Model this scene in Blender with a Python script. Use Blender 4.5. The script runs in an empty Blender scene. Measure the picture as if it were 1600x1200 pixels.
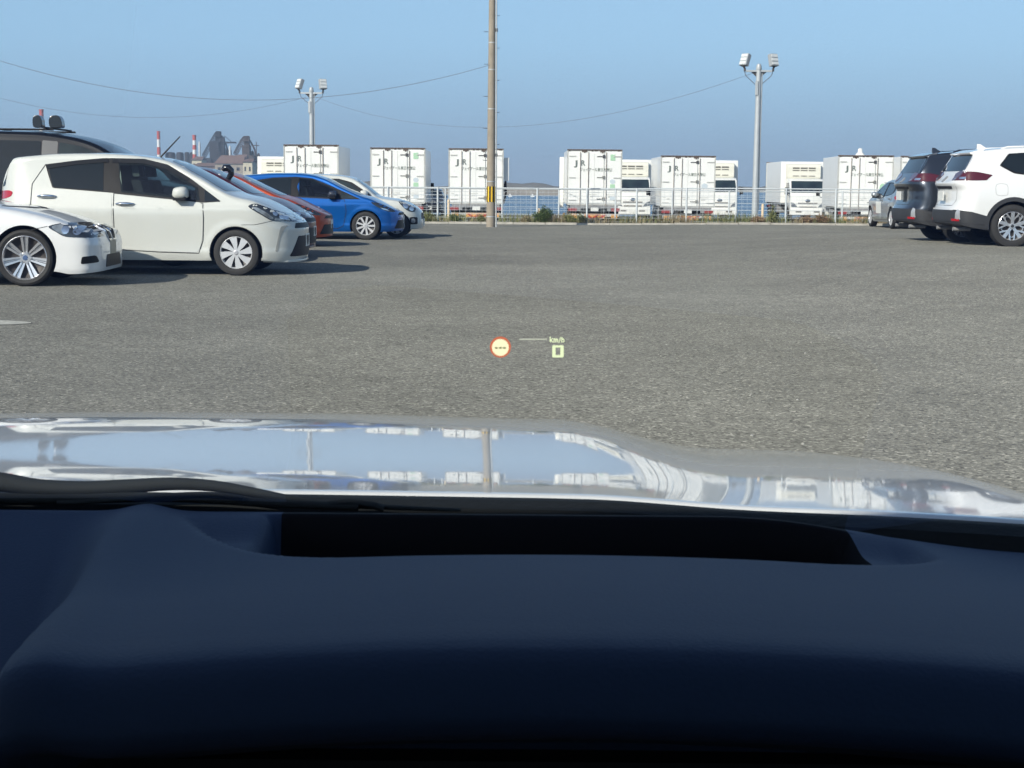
import bpy, bmesh, math, random
from math import sin, cos, pi, radians, sqrt, tan, atan2
from mathutils import Vector, Matrix
from mathutils.bvhtree import BVHTree
from mathutils.geometry import delaunay_2d_cdt
random.seed(7)
SC = bpy.context.scene
COL = SC.collection

# ------------------------------------------------------------------ camera
F, HC, PITCH, ROLL = 2400.0, 1.15, radians(7.31), radians(0.5)     # focal length in photo pixels (1600 wide)
cam = bpy.data.cameras.new('camera'); cam.sensor_width = 36; cam.lens = 36*F/1600
cam.clip_start = 0.05; cam.clip_end = 60000
co = bpy.data.objects.new('camera', cam); COL.objects.link(co); SC.camera = co
co.matrix_world = (Matrix.Translation((0, 0, HC)) @ Matrix.Rotation(pi/2-PITCH, 4, 'X') @ Matrix.Rotation(ROLL, 4, 'Z'))
cam.dof.use_dof = True; cam.dof.focus_distance = 26; cam.dof.aperture_fstop = 50

# ------------------------------------------------------------------ world, sun, exposure
SUN_EL, SUN_AZ = radians(29), radians(218)            # azimuth clockwise from +Y: behind us, to the left
w = bpy.data.worlds.new('World'); SC.world = w; w.use_nodes = True
nt = w.node_tree; nt.nodes.clear()
def N(nt, typ, **kw):
    n = nt.nodes.new(typ)
    for k, v in kw.items():
        if k.startswith('i_'):
            key = k[2:]; key = int(key) if key.isdigit() else key.replace('_', ' ')
            n.inputs[key].default_value = v
        else: setattr(n, k, v)
    return n
sky = N(nt, 'ShaderNodeTexSky', sky_type='NISHITA', sun_disc=False, sun_elevation=SUN_EL, sun_rotation=SUN_AZ,
        altitude=0, air_density=1.0, dust_density=0.6, ozone_density=2.0)
tc = N(nt, 'ShaderNodeTexCoord'); sp = N(nt, 'ShaderNodeSeparateXYZ')
mr = N(nt, 'ShaderNodeMapRange', interpolation_type='SMOOTHSTEP', i_1=-0.03, i_2=0.30, i_3=0.0, i_4=1.0)
mixs = N(nt, 'ShaderNodeMix', data_type='RGBA', blend_type='MIX')
ramp = N(nt, 'ShaderNodeValToRGB')
e = ramp.color_ramp.elements
e[0].position = 0.0; e[0].color = (2.15, 3.35, 4.85, 1)
e[1].position = 1.0; e[1].color = (2.5, 5.5, 10.2, 1)
x = ramp.color_ramp.elements.new(0.3); x.color = (2.6, 4.9, 7.8, 1)
mr0 = N(nt, 'ShaderNodeMapRange', i_1=0.0, i_2=0.30, i_3=0.0, i_4=1.0)
bg = N(nt, 'ShaderNodeBackground', i_Strength=0.10); ow = N(nt, 'ShaderNodeOutputWorld')
L = nt.links.new
L(tc.outputs['Generated'], sp.inputs[0]); L(sp.outputs['Z'], mr.inputs[0]); L(sp.outputs['Z'], mr0.inputs[0])
L(mr0.outputs[0], ramp.inputs[0]); L(mr.outputs[0], mixs.inputs['Factor'])
L(ramp.outputs[0], mixs.inputs['A']); L(sky.outputs[0], mixs.inputs['B'])
L(mixs.outputs['Result'], bg.inputs['Color']); L(bg.outputs[0], ow.inputs[0])
sl = bpy.data.lights.new('sun', 'SUN'); sl.energy = 4.0; sl.angle = radians(0.5); sl.color = (1.0, 0.945, 0.85)
so = bpy.data.objects.new('sun', sl); COL.objects.link(so)
to_sun = Vector((sin(SUN_AZ)*cos(SUN_EL), cos(SUN_AZ)*cos(SUN_EL), sin(SUN_EL)))
so.rotation_euler = to_sun.to_track_quat('Z', 'Y').to_euler(); so.location = (-20, -30, 30)
SC.view_settings.view_transform = 'Standard'; SC.view_settings.look = 'None'
SC.view_settings.gamma = 1; SC.view_settings.exposure = 0.85
SC.cycles.max_bounces = 8; SC.cycles.transparent_max_bounces = 16
SC.cycles.use_denoising = True
SC.cycles.volume_bounces = 0

def ray(px, py):
    """direction through a photo pixel (1600 x 1200)"""
    x = (px-800)/F; y = -(py-600)/F
    c, s = cos(ROLL), sin(ROLL)
    X, Y = c*x-s*y, s*x+c*y
    cp, sp_ = cos(PITCH), sin(PITCH)
    return Vector((X, cp+Y*sp_, -sp_+Y*cp))
def at(px, py, Y):
    d = ray(px, py); return d*(Y/d.y)+Vector((0, 0, HC))
def sstep(t):
    t = max(0, min(1, t)); return t*t*(3-2*t)

# ------------------------------------------------------------------ materials
MATS = {}
def pmat(name, col, rough=0.5, metal=0.0, coat=0.0, spec=0.5, var=0.0, vscale=3.0, bump=0.0, bscale=60.0, drough=0.0, emit=None, estr=1.0, col2=None, detail=6.0, coatrough=0.03):
    if name in MATS: return MATS[name]
    m = bpy.data.materials.new(name); m.use_nodes = True
    t = m.node_tree; b = t.nodes['Principled BSDF']
    b.inputs['Base Color'].default_value = (*col, 1)
    b.inputs['Roughness'].default_value = rough; b.inputs['Metallic'].default_value = metal
    b.inputs['Coat Weight'].default_value = coat; b.inputs['Coat Roughness'].default_value = coatrough
    b.inputs['Specular IOR Level'].default_value = spec
    if 'Diffuse Roughness' in b.inputs: b.inputs['Diffuse Roughness'].default_value = drough
    if emit: b.inputs['Emission Color'].default_value = (*emit, 1); b.inputs['Emission Strength'].default_value = estr
    if var > 0 or col2 or bump > 0:
        c = N(t, 'ShaderNodeTexCoord')
    if var > 0 or col2:
        n = N(t, 'ShaderNodeTexNoise', i_Scale=vscale, i_Detail=detail, i_Roughness=0.6)
        t.links.new(c.outputs['Object'], n.inputs['Vector'])
        r = N(t, 'ShaderNodeMapRange', i_1=0.3, i_2=0.7)
        t.links.new(n.outputs['Fac'], r.inputs[0])
        mx = N(t, 'ShaderNodeMix', data_type='RGBA')
        c2 = col2 or tuple(max(0, k*(1-var)) for k in col)
        mx.inputs['A'].default_value = (*col, 1); mx.inputs['B'].default_value = (*c2, 1)
        t.links.new(r.outputs[0], mx.inputs['Factor']); t.links.new(mx.outputs['Result'], b.inputs['Base Color'])
    if bump > 0:
        n2 = N(t, 'ShaderNodeTexNoise', i_Scale=bscale, i_Detail=4.0)
        t.links.new(c.outputs['Object'], n2.inputs['Vector'])
        bp = N(t, 'ShaderNodeBump', i_Strength=bump, i_Distance=0.01)
        t.links.new(n2.outputs['Fac'], bp.inputs['Height']); t.links.new(bp.outputs[0], b.inputs['Normal'])
    MATS[name] = m; return m
PEARL = pmat('pearl_white_paint', (0.62, 0.63, 0.58), 0.35, coat=1.0, var=0.05, vscale=1.2)
WHITE = pmat('white_paint', (0.82, 0.82, 0.80), 0.35, coat=1.0, var=0.03, vscale=1.2)
BLUE = pmat('blue_metallic_paint', (0.002, 0.125, 0.47), 0.30, metal=0.5, coat=1.0)
ORANGE = pmat('orange_metallic_paint', (0.40, 0.062, 0.020), 0.32, metal=0.3, coat=0.45, spec=0.3)
MAROON = pmat('maroon_paint', (0.085, 0.016, 0.026), 0.3, metal=0.3, coat=0.45, spec=0.3)
GREYP = pmat('grey_metallic_paint', (0.062, 0.07, 0.085), 0.28, metal=0.75, coat=1.0)
BLACKP = pmat('black_paint', (0.006, 0.007, 0.010), 0.25, coat=0.35, spec=0.3)
SILV_P = pmat('light_silver_paint', (0.36, 0.38, 0.39), 0.3, metal=0.6, coat=1.0)
GLASS = pmat('car_glass', (0.012, 0.016, 0.017), 0.04, spec=0.7)
GLASSF = pmat('front_glass', (0.035, 0.048, 0.046), 0.04, spec=0.7, col2=(0.015, 0.02, 0.02), vscale=2.2, detail=1.0)  # second tone imitates shading inside the car, painted on opaque glass
def clear_glass(name, tint_, k):
    m = bpy.data.materials.new(name); m.use_nodes = True; t = m.node_tree; t.nodes.clear()
    a = N(t, 'ShaderNodeBsdfTransparent', i_Color=(*tint_, 1)); b = N(t, 'ShaderNodeBsdfGlossy', i_Roughness=0.02); f = N(t, 'ShaderNodeFresnel', i_IOR=1.5)
    x = N(t, 'ShaderNodeMixShader'); o = N(t, 'ShaderNodeOutputMaterial'); q = N(t, 'ShaderNodeMath', operation='MULTIPLY', i_1=k)
    t.links.new(f.outputs[0], q.inputs[0]); t.links.new(q.outputs[0], x.inputs[0]); t.links.new(a.outputs[0], x.inputs[1]); t.links.new(b.outputs[0], x.inputs[2]); t.links.new(x.outputs[0], o.inputs[0])
    return m
GLASST = clear_glass('green_side_glass', (0.50, 0.58, 0.56), 1.6)
WSCR = pmat('windscreen_glass', (0.02, 0.026, 0.03), 0.03, spec=0.9)
TRIM = pmat('black_trim', (0.011, 0.011, 0.012), 0.5, spec=0.25)
CLAD = pmat('black_plastic_cladding', (0.035, 0.036, 0.038), 0.6, bump=0.1, bscale=300)
SEAM = pmat('panel_gap', (0.03, 0.03, 0.03), 0.8)
TYRE = pmat('tyre_rubber', (0.032, 0.031, 0.029), 0.75, bump=0.15, bscale=80, var=0.3, vscale=9)
WELL = pmat('wheel_well', (0.012, 0.012, 0.012), 0.9)
ALLOY = pmat('alloy', (0.72, 0.72, 0.73), 0.25, metal=0.75)
SILVERP = pmat('silver_hubcap', (0.62, 0.63, 0.64), 0.35, metal=0.25, coat=0.3)
DISC = pmat('brake_dark', (0.045, 0.040, 0.038), 0.5, metal=0.3)
CHROME = pmat('chrome', (0.85, 0.86, 0.88), 0.08, metal=1.0)
LAMPG = pmat('headlamp_lens', (0.09, 0.105, 0.12), 0.06, spec=0.8, col2=(0.28, 0.31, 0.34), vscale=9.0, detail=1.5, coat=1.0)
LAMPD = pmat('headlamp_housing', (0.03, 0.034, 0.04), 0.12, coat=1.0)
LAMPC = pmat('headlamp_reflector', (0.75, 0.8, 0.85), 0.12, metal=0.9)
REDL = pmat('red_lamp_lens', (0.42, 0.012, 0.02), 0.12, coat=1.0)
REDD = pmat('dark_red_lamp_lens', (0.085, 0.010, 0.015), 0.1, coat=1.0)
PLATE = pmat('plate_white', (0.75, 0.75, 0.70), 0.5)
PLATEY = pmat('plate_shaded', (0.42, 0.38, 0.28), 0.5)  # dimmer copy of the plate white, shade of the sedan's front painted in
TRUCKW = pmat('truck_white', (0.86, 0.86, 0.82), 0.4, coat=0.3, var=0.06, vscale=1.5)
TRUCKC = pmat('cab_white', (0.85, 0.85, 0.80), 0.35, coat=0.6, var=0.04, vscale=2)
RUST = pmat('rusty_edge', (0.075, 0.06, 0.052), 0.8, col2=(0.17, 0.125, 0.10), vscale=20)
DGREY = pmat('dark_grey_metal', (0.07, 0.07, 0.072), 0.6)
MGREY = pmat('mid_grey_metal', (0.28, 0.28, 0.28), 0.5, var=0.2, vscale=5)
VENT = pmat('vent_grey', (0.16, 0.15, 0.13), 0.6)
REEF = pmat('reefer_cream', (0.74, 0.72, 0.62), 0.45)
LETTER = pmat('dark_green_letter', (0.15, 0.175, 0.16), 0.6)
LETTER2 = pmat('faded_letter', (0.24, 0.27, 0.235), 0.6)
STGREEN = pmat('green_sticker', (0.40, 0.62, 0.42), 0.5)
STBLUE = pmat('pale_blue_sticker', (0.55, 0.62, 0.66), 0.5)
ORST = pmat('orange_reflector', (0.75, 0.36, 0.10), 0.4)
REDST = pmat('red_reflector', (0.48, 0.07, 0.04), 0.4)
CONC = pmat('pole_concrete', (0.36, 0.31, 0.24), 0.85, var=0.22, vscale=6, bump=0.2, bscale=40)
GALV = pmat('galvanised', (0.50, 0.53, 0.54), 0.5, metal=0.2, var=0.12, vscale=4)
YELLOW = pmat('yellow_guard', (0.80, 0.50, 0.03), 0.5)
FENCEW = pmat('white_fence', (0.62, 0.66, 0.67), 0.5, var=0.08, vscale=4)
KERB = pmat('kerb_concrete', (0.52, 0.48, 0.40), 0.9, var=0.35, vscale=4)
WIRE = pmat('wire_black', (0.17, 0.18, 0.20), 0.8)

# ------------------------------------------------------------------ mesh helpers
class MB:
    def __init__(s): s.v = []; s.f = []; s.m = []
    def add(s, vs, fs, mi=0):
        o = len(s.v); s.v += [tuple(p) for p in vs]; s.f += [tuple(i+o for i in f) for f in fs]; s.m += [mi]*len(fs)
        return s
    def box(s, x0, x1, y0, y1, z0, z1, mi=0):
        vs = [(x, y, z) for z in (z0, z1) for y in (y0, y1) for x in (x0, x1)]
        return s.add(vs, [(0, 2, 3, 1), (4, 5, 7, 6), (0, 1, 5, 4), (2, 6, 7, 3), (0, 4, 6, 2), (1, 3, 7, 5)], mi)
    def tube(s, pts, r, n=8, mi=0, caps=True):
        pts = [Vector(p) for p in pts]; rs = r if isinstance(r, (list, tuple)) else [r]*len(pts)
        vs = []; fs = []; up = None
        for i, p in enumerate(pts):
            t = (pts[min(i+1, len(pts)-1)]-pts[max(i-1, 0)]).normalized()
            if up is None:
                up = Vector((0, 0, 1)) if abs(t.z) < 0.9 else Vector((0, 1, 0))
            a = t.cross(up).normalized(); b = a.cross(t).normalized(); up = b
            for k in range(n):
                q = 2*pi*k/n; vs.append(p+(a*cos(q)+b*sin(q))*rs[i])
        for i in range(len(pts)-1):
            for k in range(n):
                k2 = (k+1) % n; fs.append((i*n+k, i*n+k2, (i+1)*n+k2, (i+1)*n+k))
        if caps: fs += [tuple(range(n))[::-1], tuple((len(pts)-1)*n+k for k in range(n))]
        return s.add(vs, fs, mi)
    def lathe(s, prof, n=24, axis='Z', off=(0, 0, 0), mi=0, close=False):
        vs = []; fs = []; m = len(prof)
        for k in range(n):
            q = 2*pi*k/n
            for r, h in prof:
                if axis == 'Z': p = (r*cos(q), r*sin(q), h)
                elif axis == 'Y': p = (r*cos(q), h, r*sin(q))
                else: p = (h, r*cos(q), r*sin(q))
                vs.append((p[0]+off[0], p[1]+off[1], p[2]+off[2]))
        for k in range(n):
            k2 = (k+1) % n
            for i in range(m-1 if not close else m):
                j = (i+1) % m
                fs.append((k*m+i, k2*m+i, k2*m+j, k*m+j))
        return s.add(vs, fs, mi)
    def prism(s, poly, h0, h1, plane='XZ', mi=0):
        n = len(poly); vs = []
        for h in (h0, h1):
            for a, b in poly:
                vs.append({'XZ': (a, h, b), 'YZ': (h, a, b), 'XY': (a, b, h)}[plane])
        fs = [tuple(range(n)), tuple(range(2*n-1, n-1, -1))]+[(i, (i+1) % n, n+(i+1) % n, n+i) for i in range(n)]
        return s.add(vs, fs, mi)
    def obj(s, name, mats, parent=None, smooth=None, bevel=0.0, loc=None, fixn=True):
        me = bpy.data.meshes.new(name); me.from_pydata(s.v, [], s.f)
        mats = mats if isinstance(mats, (list, tuple)) else [mats]
        for m in mats: me.materials.append(m)
        for p, mi in zip(me.polygons, s.m): p.material_index = mi
        if fixn:
            b = bmesh.new(); b.from_mesh(me)
            bmesh.ops.recalc_face_normals(b, faces=b.faces)
            if bevel > 0:
                bmesh.ops.bevel(b, geom=[e for e in b.edges if len(e.link_faces) == 2 and e.calc_face_angle(0) > 0.5],
                                offset=bevel, segments=2, affect='EDGES', profile=0.6, clamp_overlap=True)
            b.to_mesh(me); b.free()
        if smooth is not None:
            for p in me.polygons: p.use_smooth = True
            me.set_sharp_from_angle(angle=radians(smooth))
        o = bpy.data.objects.new(name, me); COL.objects.link(o)
        if parent: o.parent = parent
        if loc: o.location = loc
        return o
def tag(o, label=None, cat=None, group=None, kind=None):
    if label: o['label'] = label
    if cat: o['category'] = cat
    if group: o['group'] = group
    if kind: o['kind'] = kind
    return o
def empty(name, loc, rz=0, label=None, cat=None, group=None):
    o = bpy.data.objects.new(name, None); COL.objects.link(o)
    o.location = loc; o.rotation_euler = (0, 0, rz); o.empty_display_size = 0.3
    return tag(o, label, cat, group)
def copy_tree(o, parent=None):
    c = o.copy(); COL.objects.link(c); c.parent = parent
    for ch in list(o.children): copy_tree(ch, c)
    return c
def pchip(pts):
    xs = [p[0] for p in pts]; ys = [p[1] for p in pts]; n = len(xs)
    d = [(ys[i+1]-ys[i])/(xs[i+1]-xs[i]) for i in range(n-1)]
    m = [d[0]]+[0 if d[i-1]*d[i] <= 0 else 2*d[i-1]*d[i]/(d[i-1]+d[i]) for i in range(1, n-1)]+[d[-1]]
    def f(x):
        if x <= xs[0]: return ys[0]
        if x >= xs[-1]: return ys[-1]
        i = 0
        while x > xs[i+1]: i += 1
        h = xs[i+1]-xs[i]; t = (x-xs[i])/h
        return ((2*t**3-3*t*t+1)*ys[i]+(t**3-2*t*t+t)*h*m[i]+(-2*t**3+3*t*t)*ys[i+1]+(t**3-t*t)*h*m[i+1])
    return f
def rounded(poly, r=0.03, n=3):
    out = []; k = len(poly)
    for i in range(k):
        p = Vector(poly[i]); a = Vector(poly[i-1]); b = Vector(poly[(i+1) % k])
        la, lb = (a-p).length, (b-p).length
        q = min(r, la*0.45, lb*0.45)
        s0 = p+(a-p)*(q/la); s1 = p+(b-p)*(q/lb)
        for j in range(n+1):
            t = j/n; out.append(tuple(s0*(1-t)**2+p*2*t*(1-t)+s1*t*t))
    return out
def smooth_closed(poly, n=5):
    out = []; k = len(poly)
    for i in range(k):
        p0, p1, p2, p3 = [Vector(poly[(i+j) % k]) for j in (-1, 0, 1, 2)]
        for j in range(n):
            t = j/n
            out.append(tuple(0.5*((2*p1)+(p2-p0)*t+(2*p0-5*p1+4*p2-p3)*t*t+(3*p1-p0-3*p2+p3)*t**3)))
    return out

# ------------------------------------------------------------------ car bodies
class Body:
    """a lofted car body; local +X forward, origin on the ground below the front axle"""
    def __init__(s, S):
        s.S = S
        top, bot = pchip(S['top']), pchip(S['bot'])
        V = pchip(S['vert']); rad = pchip(S['rad'])
        xf, xr, W = S['xf'], S['xr'], S['W']
        nf, lf, nr, lr = S['plan']
        fo, ro = pchip(S['nose']), pchip(S['tail'])
        gh = pchip(S.get('waist', [(xr, 1.0), (xf, 1.0)]))
        def P(x):
            a = b = 1.0
            u = (xf-x)/lf
            if u < 1: a = max(0, 1-(1-max(u, 0))**nf)**(1/nf)
            u = (x-xr)/lr
            if u < 1: b = max(0, 1-(1-max(u, 0))**nr)**(1/nr)
            return min(a, b)
        fl = S.get('flare', ())
        def hw(x, z):
            y = 0.5*W*V(z)*P(x)*gh(x)
            for (wx, wz, r0, am) in fl:
                y += am*math.exp(-((sqrt((x-wx)**2+(z-wz)**2)-r0)/0.05)**2)*(1 if z > wz-0.1 else 0)*min(1, P(x))
            return max(0.0, y)
        xs = []
        n1 = 16
        xs += [xr+lr*(1-cos(pi/2*i/n1)) for i in range(n1)]
        n2 = S.get('nmid', 84)
        xs += [xr+lr+(xf-lf-xr-lr)*i/n2 for i in range(n2)]
        xs += [xf-lf*(1-sin(pi/2*i/n1)) for i in range(n1+1)]
        ns, na, ntp = 44, 8, 9
        rows = []
        for x in xs:
            zt, zb, r = top(x), bot(x), rad(x)
            cr = S.get('crown', 0.05)
            w0 = hw(x, zt-r); ry = min(r*1.25, w0*0.6)
            zr = zt-cr*((w0-ry)/(0.5*W))**2
            zc = zr-r; row = []
            for i in range(ns+1):
                z = zb+(zc-zb)*i/ns
                row.append([x, hw(x, z), z])
            w0 = row[-1][1]; ry = min(ry, w0*0.9)
            for i in range(1, na+1):
                a = pi/2*i/na; row.append([x, w0-ry*(1-cos(a)), zc+r*sin(a)])
            for i in range(1, ntp+1):
                y = (w0-ry)*(1-i/ntp); row.append([x, y, zt-cr*(y/(0.5*W))**2])
            for p in row:
                kf = sstep((x-(xf-S.get('nfade', 0.7)))/S.get('nfade', 0.7)); kr = sstep(((xr+S.get('rfade', 0.6))-x)/S.get('rfade', 0.6))
                p[0] += fo(p[2])*kf+ro(p[2])*kr
            full = [[p[0], -p[1], p[2]] for p in row][:-1][::1]
            rows.append(row+[[p[0], -p[1], p[2]] for p in row[::-1]][1:])
        m = len(rows[0]); vs = [p for r in rows for p in r]; fs = []
        for i in range(len(rows)-1):
            for j in range(m):
                k = (j+1) % m
                fs.append((i*m+j, (i+1)*m+j, (i+1)*m+k, i*m+k))
        me = bpy.data.meshes.new('body'); me.from_pydata(vs, [], fs)
        b = bmesh.new(); b.from_mesh(me)
        bmesh.ops.remove_doubles(b, verts=b.verts, dist=0.0012)
        bmesh.ops.holes_fill(b, edges=[e for e in b.edges if e.is_boundary], sides=0)
        bmesh.ops.recalc_face_normals(b, faces=b.faces)
        s.bvh = BVHTree.FromBMesh(b)
        b.to_mesh(me); b.free()
        s.mesh = me
    def cut(s, name, mats, wheels, arch, parent, depth=0.34, holes=()):
        s.holes = holes
        me = s.mesh
        for m in mats: me.materials.append(m)
        o = bpy.data.objects.new(name, me); COL.objects.link(o)
        c = MB(); W = s.S['W']
        for wx in wheels:
            for sg in (1, -1):
                y0, y1 = sorted((sg*(W/2-depth), sg*(W/2+0.2)))
                n = 40; pts = []
                for k in range(n):
                    q = 2*pi*k/n; pts.append((wx+arch[0]*cos(q), arch[1]+arch[0]*sin(q)))
                pts2 = [(px, pz if pz > arch[1] else pz) for px, pz in pts]
                c.prism(pts2, y0, y1)
        for hp in holes: c.prism(hp, -1.5, 1.5)
        co_ = c.obj('wheel_arch_cut', [mats[-1]])
        for p in co_.data.polygons: p.material_index = 0
        md = o.modifiers.new('b', 'BOOLEAN'); md.operation = 'DIFFERENCE'; md.object = co_; md.solver = 'EXACT'
        try: md.material_mode = 'TRANSFER'
        except Exception: pass
        dg = bpy.context.evaluated_depsgraph_get(); dg.update()
        nm = bpy.data.meshes.new_from_object(o.evaluated_get(dg), preserve_all_data_layers=True, depsgraph=dg)
        o.modifiers.clear(); o.data = nm; nm.name = name
        bpy.data.objects.remove(co_)
        for p in nm.polygons: p.use_smooth = True
        nm.set_sharp_from_angle(angle=radians(32))
        o.parent = parent
        return o
    def cabin(s, parent, x, zs, w_, wheel=True):
        for sg in (1, -1):
            m = MB(); y = sg*w_
            m.prism(rounded([(x-0.10, zs-0.30), (x+0.06, zs-0.30), (x-0.08, zs+0.20), (x-0.20, zs+0.20)], 0.03), y-0.21, y+0.21, 'XZ')
            st = m.obj('front_seat', pmat('seat_grey', (0.06, 0.06, 0.062), 0.9), parent, bevel=0.03)
            m = MB(); m.prism(rounded([(x-0.20, zs+0.24), (x-0.10, zs+0.24), (x-0.13, zs+0.42), (x-0.21, zs+0.42)], 0.03), y-0.13, y+0.13, 'XZ')
            m.obj('headrest', pmat('headrest_grey', (0.20, 0.21, 0.20), 0.9), st, bevel=0.03)
        m = MB(); m.tube([(x+0.62+0.05*cos(a), -w_+0.17*sin(a), zs+0.06+0.17*cos(a)) for a in [2*pi*k/24 for k in range(25)]], 0.014, 8); m.obj('steering_wheel', TRIM, parent, smooth=50)
    def cast(s, a, b, ax):
        if ax in ('y', 'Y'):
            sg = 1 if ax == 'y' else -1
            h = s.bvh.ray_cast(Vector((a, sg*4, b)), Vector((0, -sg, 0)))
            q = Vector((a, 0, b))
        elif ax in ('x', 'X'):
            sg = 1 if ax == 'x' else -1
            h = s.bvh.ray_cast(Vector((sg*9, a, b)), Vector((-sg, 0, 0)))
            q = Vector((s.S['xf'] if sg > 0 else s.S['xr'], a, b))
        else:
            h = s.bvh.ray_cast(Vector((a, b, 6)), Vector((0, 0, -1))); q = Vector((a, b, 1))
        if h[0] is None: h = s.bvh.find_nearest(q)
        return h[0], h[1]
    def panel(s, name, poly, ax, mat, parent, eps=0.003, h=0.06, depth=0.012, smooth=40, holes=()):
        """a piece of trim, glass or lamp that follows the body skin inside an outline"""
        n = len(poly); pts = [Vector(p) for p in poly]
        # refine the outline
        out = []
        for i in range(n):
            a, b = pts[i], pts[(i+1) % n]; k = max(1, int((b-a).length/h))
            out += [a+(b-a)*(j/k) for j in range(k)]
        nb = len(out)
        x0, x1 = min(p.x for p in out), max(p.x for p in out); y0, y1 = min(p.y for p in out), max(p.y for p in out)
        def inside(q):
            c = False
            for i in range(nb):
                a, b = out[i], out[i-1]
                if (a.y > q.y) != (b.y > q.y) and q.x < (b.x-a.x)*(q.y-a.y)/(b.y-a.y)+a.x: c = not c
            return c
        inn = []
        i = x0+h*0.5
        while i < x1:
            j = y0+h*0.5
            while j < y1:
                q = Vector((i, j))
                if inside(q) and min((q-p).length for p in out) > h*0.35: inn.append(q)
                j += h
            i += h
        ed = [(i, (i+1) % nb) for i in range(nb)]; extra_pts = []
        def in_poly(q, pl):
            c = False
            for i in range(len(pl)):
                a, b = pl[i], pl[i-1]
                if (a[1] > q.y) != (b[1] > q.y) and q.x < (b[0]-a[0])*(q.y-a[1])/(b[1]-a[1])+a[0]: c = not c
            return c
        inn = [q for q in inn if not any(in_poly(q, hp) for hp in holes)]
        for hp in holes:
            k0 = nb+len(extra_pts); extra_pts += [Vector(p) for p in hp]; ed += [(k0+i, k0+(i+1) % len(hp)) for i in range(len(hp))]
        r = delaunay_2d_cdt(out+extra_pts+inn, ed, [], 1, 1e-5)
        vs2, fs = r[0], r[2]
        if holes: fs = [f for f in fs if not any(in_poly(sum((vs2[i] for i in f), Vector((0, 0)))/len(f), hp) for hp in holes)]
        vs = []; ns_ = []
        for p in vs2:
            hp, hn = s.cast(p.x, p.y, ax)
            if hn is None: hn = Vector((0, 0, 1))
            vs.append(hp+hn*eps); ns_.append(hn)
        m = MB(); m.add(vs, fs)
        cnt = {}
        for f in fs:
            for i in range(len(f)):
                k = (f[i], f[(i+1) % len(f)])
                cnt[tuple(sorted(k))] = cnt.get(tuple(sorted(k)), 0)+1
        bd = [k for k, c in cnt.items() if c == 1]
        ids = {}; extra = []
        for k in bd:
            for v in k:
                if v not in ids: ids[v] = len(vs)+len(extra); extra.append(vs[v]-ns_[v]*depth)
        m.v += [tuple(p) for p in extra]
        for a, b in bd: m.f.append((a, b, ids[b], ids[a])); m.m.append(0)
        o = m.obj(name, mat, parent, smooth=smooth)
        # make sure it faces outwards
        d = {'y': (0, 1, 0), 'Y': (0, -1, 0), 'x': (1, 0, 0), 'X': (-1, 0, 0), 'z': (0, 0, 1)}[ax]
        sm = sum(p.normal.dot(Vector(d))*p.area for p in o.data.polygons)
        if sm < 0: o.data.flip_normals()
        return o
    def line(s, name, pts, ax, mat, parent, wd=0.007, eps=0.0022, h=0.05, closed=False):
        ps = [Vector(p) for p in pts]
        if closed: ps.append(ps[0])
        out = []
        for i in range(len(ps)-1):
            k = max(1, int((ps[i+1]-ps[i]).length/h)); out += [ps[i]+(ps[i+1]-ps[i])*(j/k) for j in range(k)]
        out.append(ps[-1])
        vs = []; fs = []
        for i, p in enumerate(out):
            t = (out[min(i+1, len(out)-1)]-out[max(i-1, 0)]); t.normalize()
            nn = Vector((-t.y, t.x))*wd*0.5
            for q in (p-nn, p+nn):
                hp, hn = s.cast(q.x, q.y, ax); vs.append(hp+hn*eps)
        for i in range(len(out)-1): fs.append((2*i, 2*i+1, 2*i+3, 2*i+2))
        return MB().add(vs, fs).obj(name, mat, parent, smooth=60)

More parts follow.
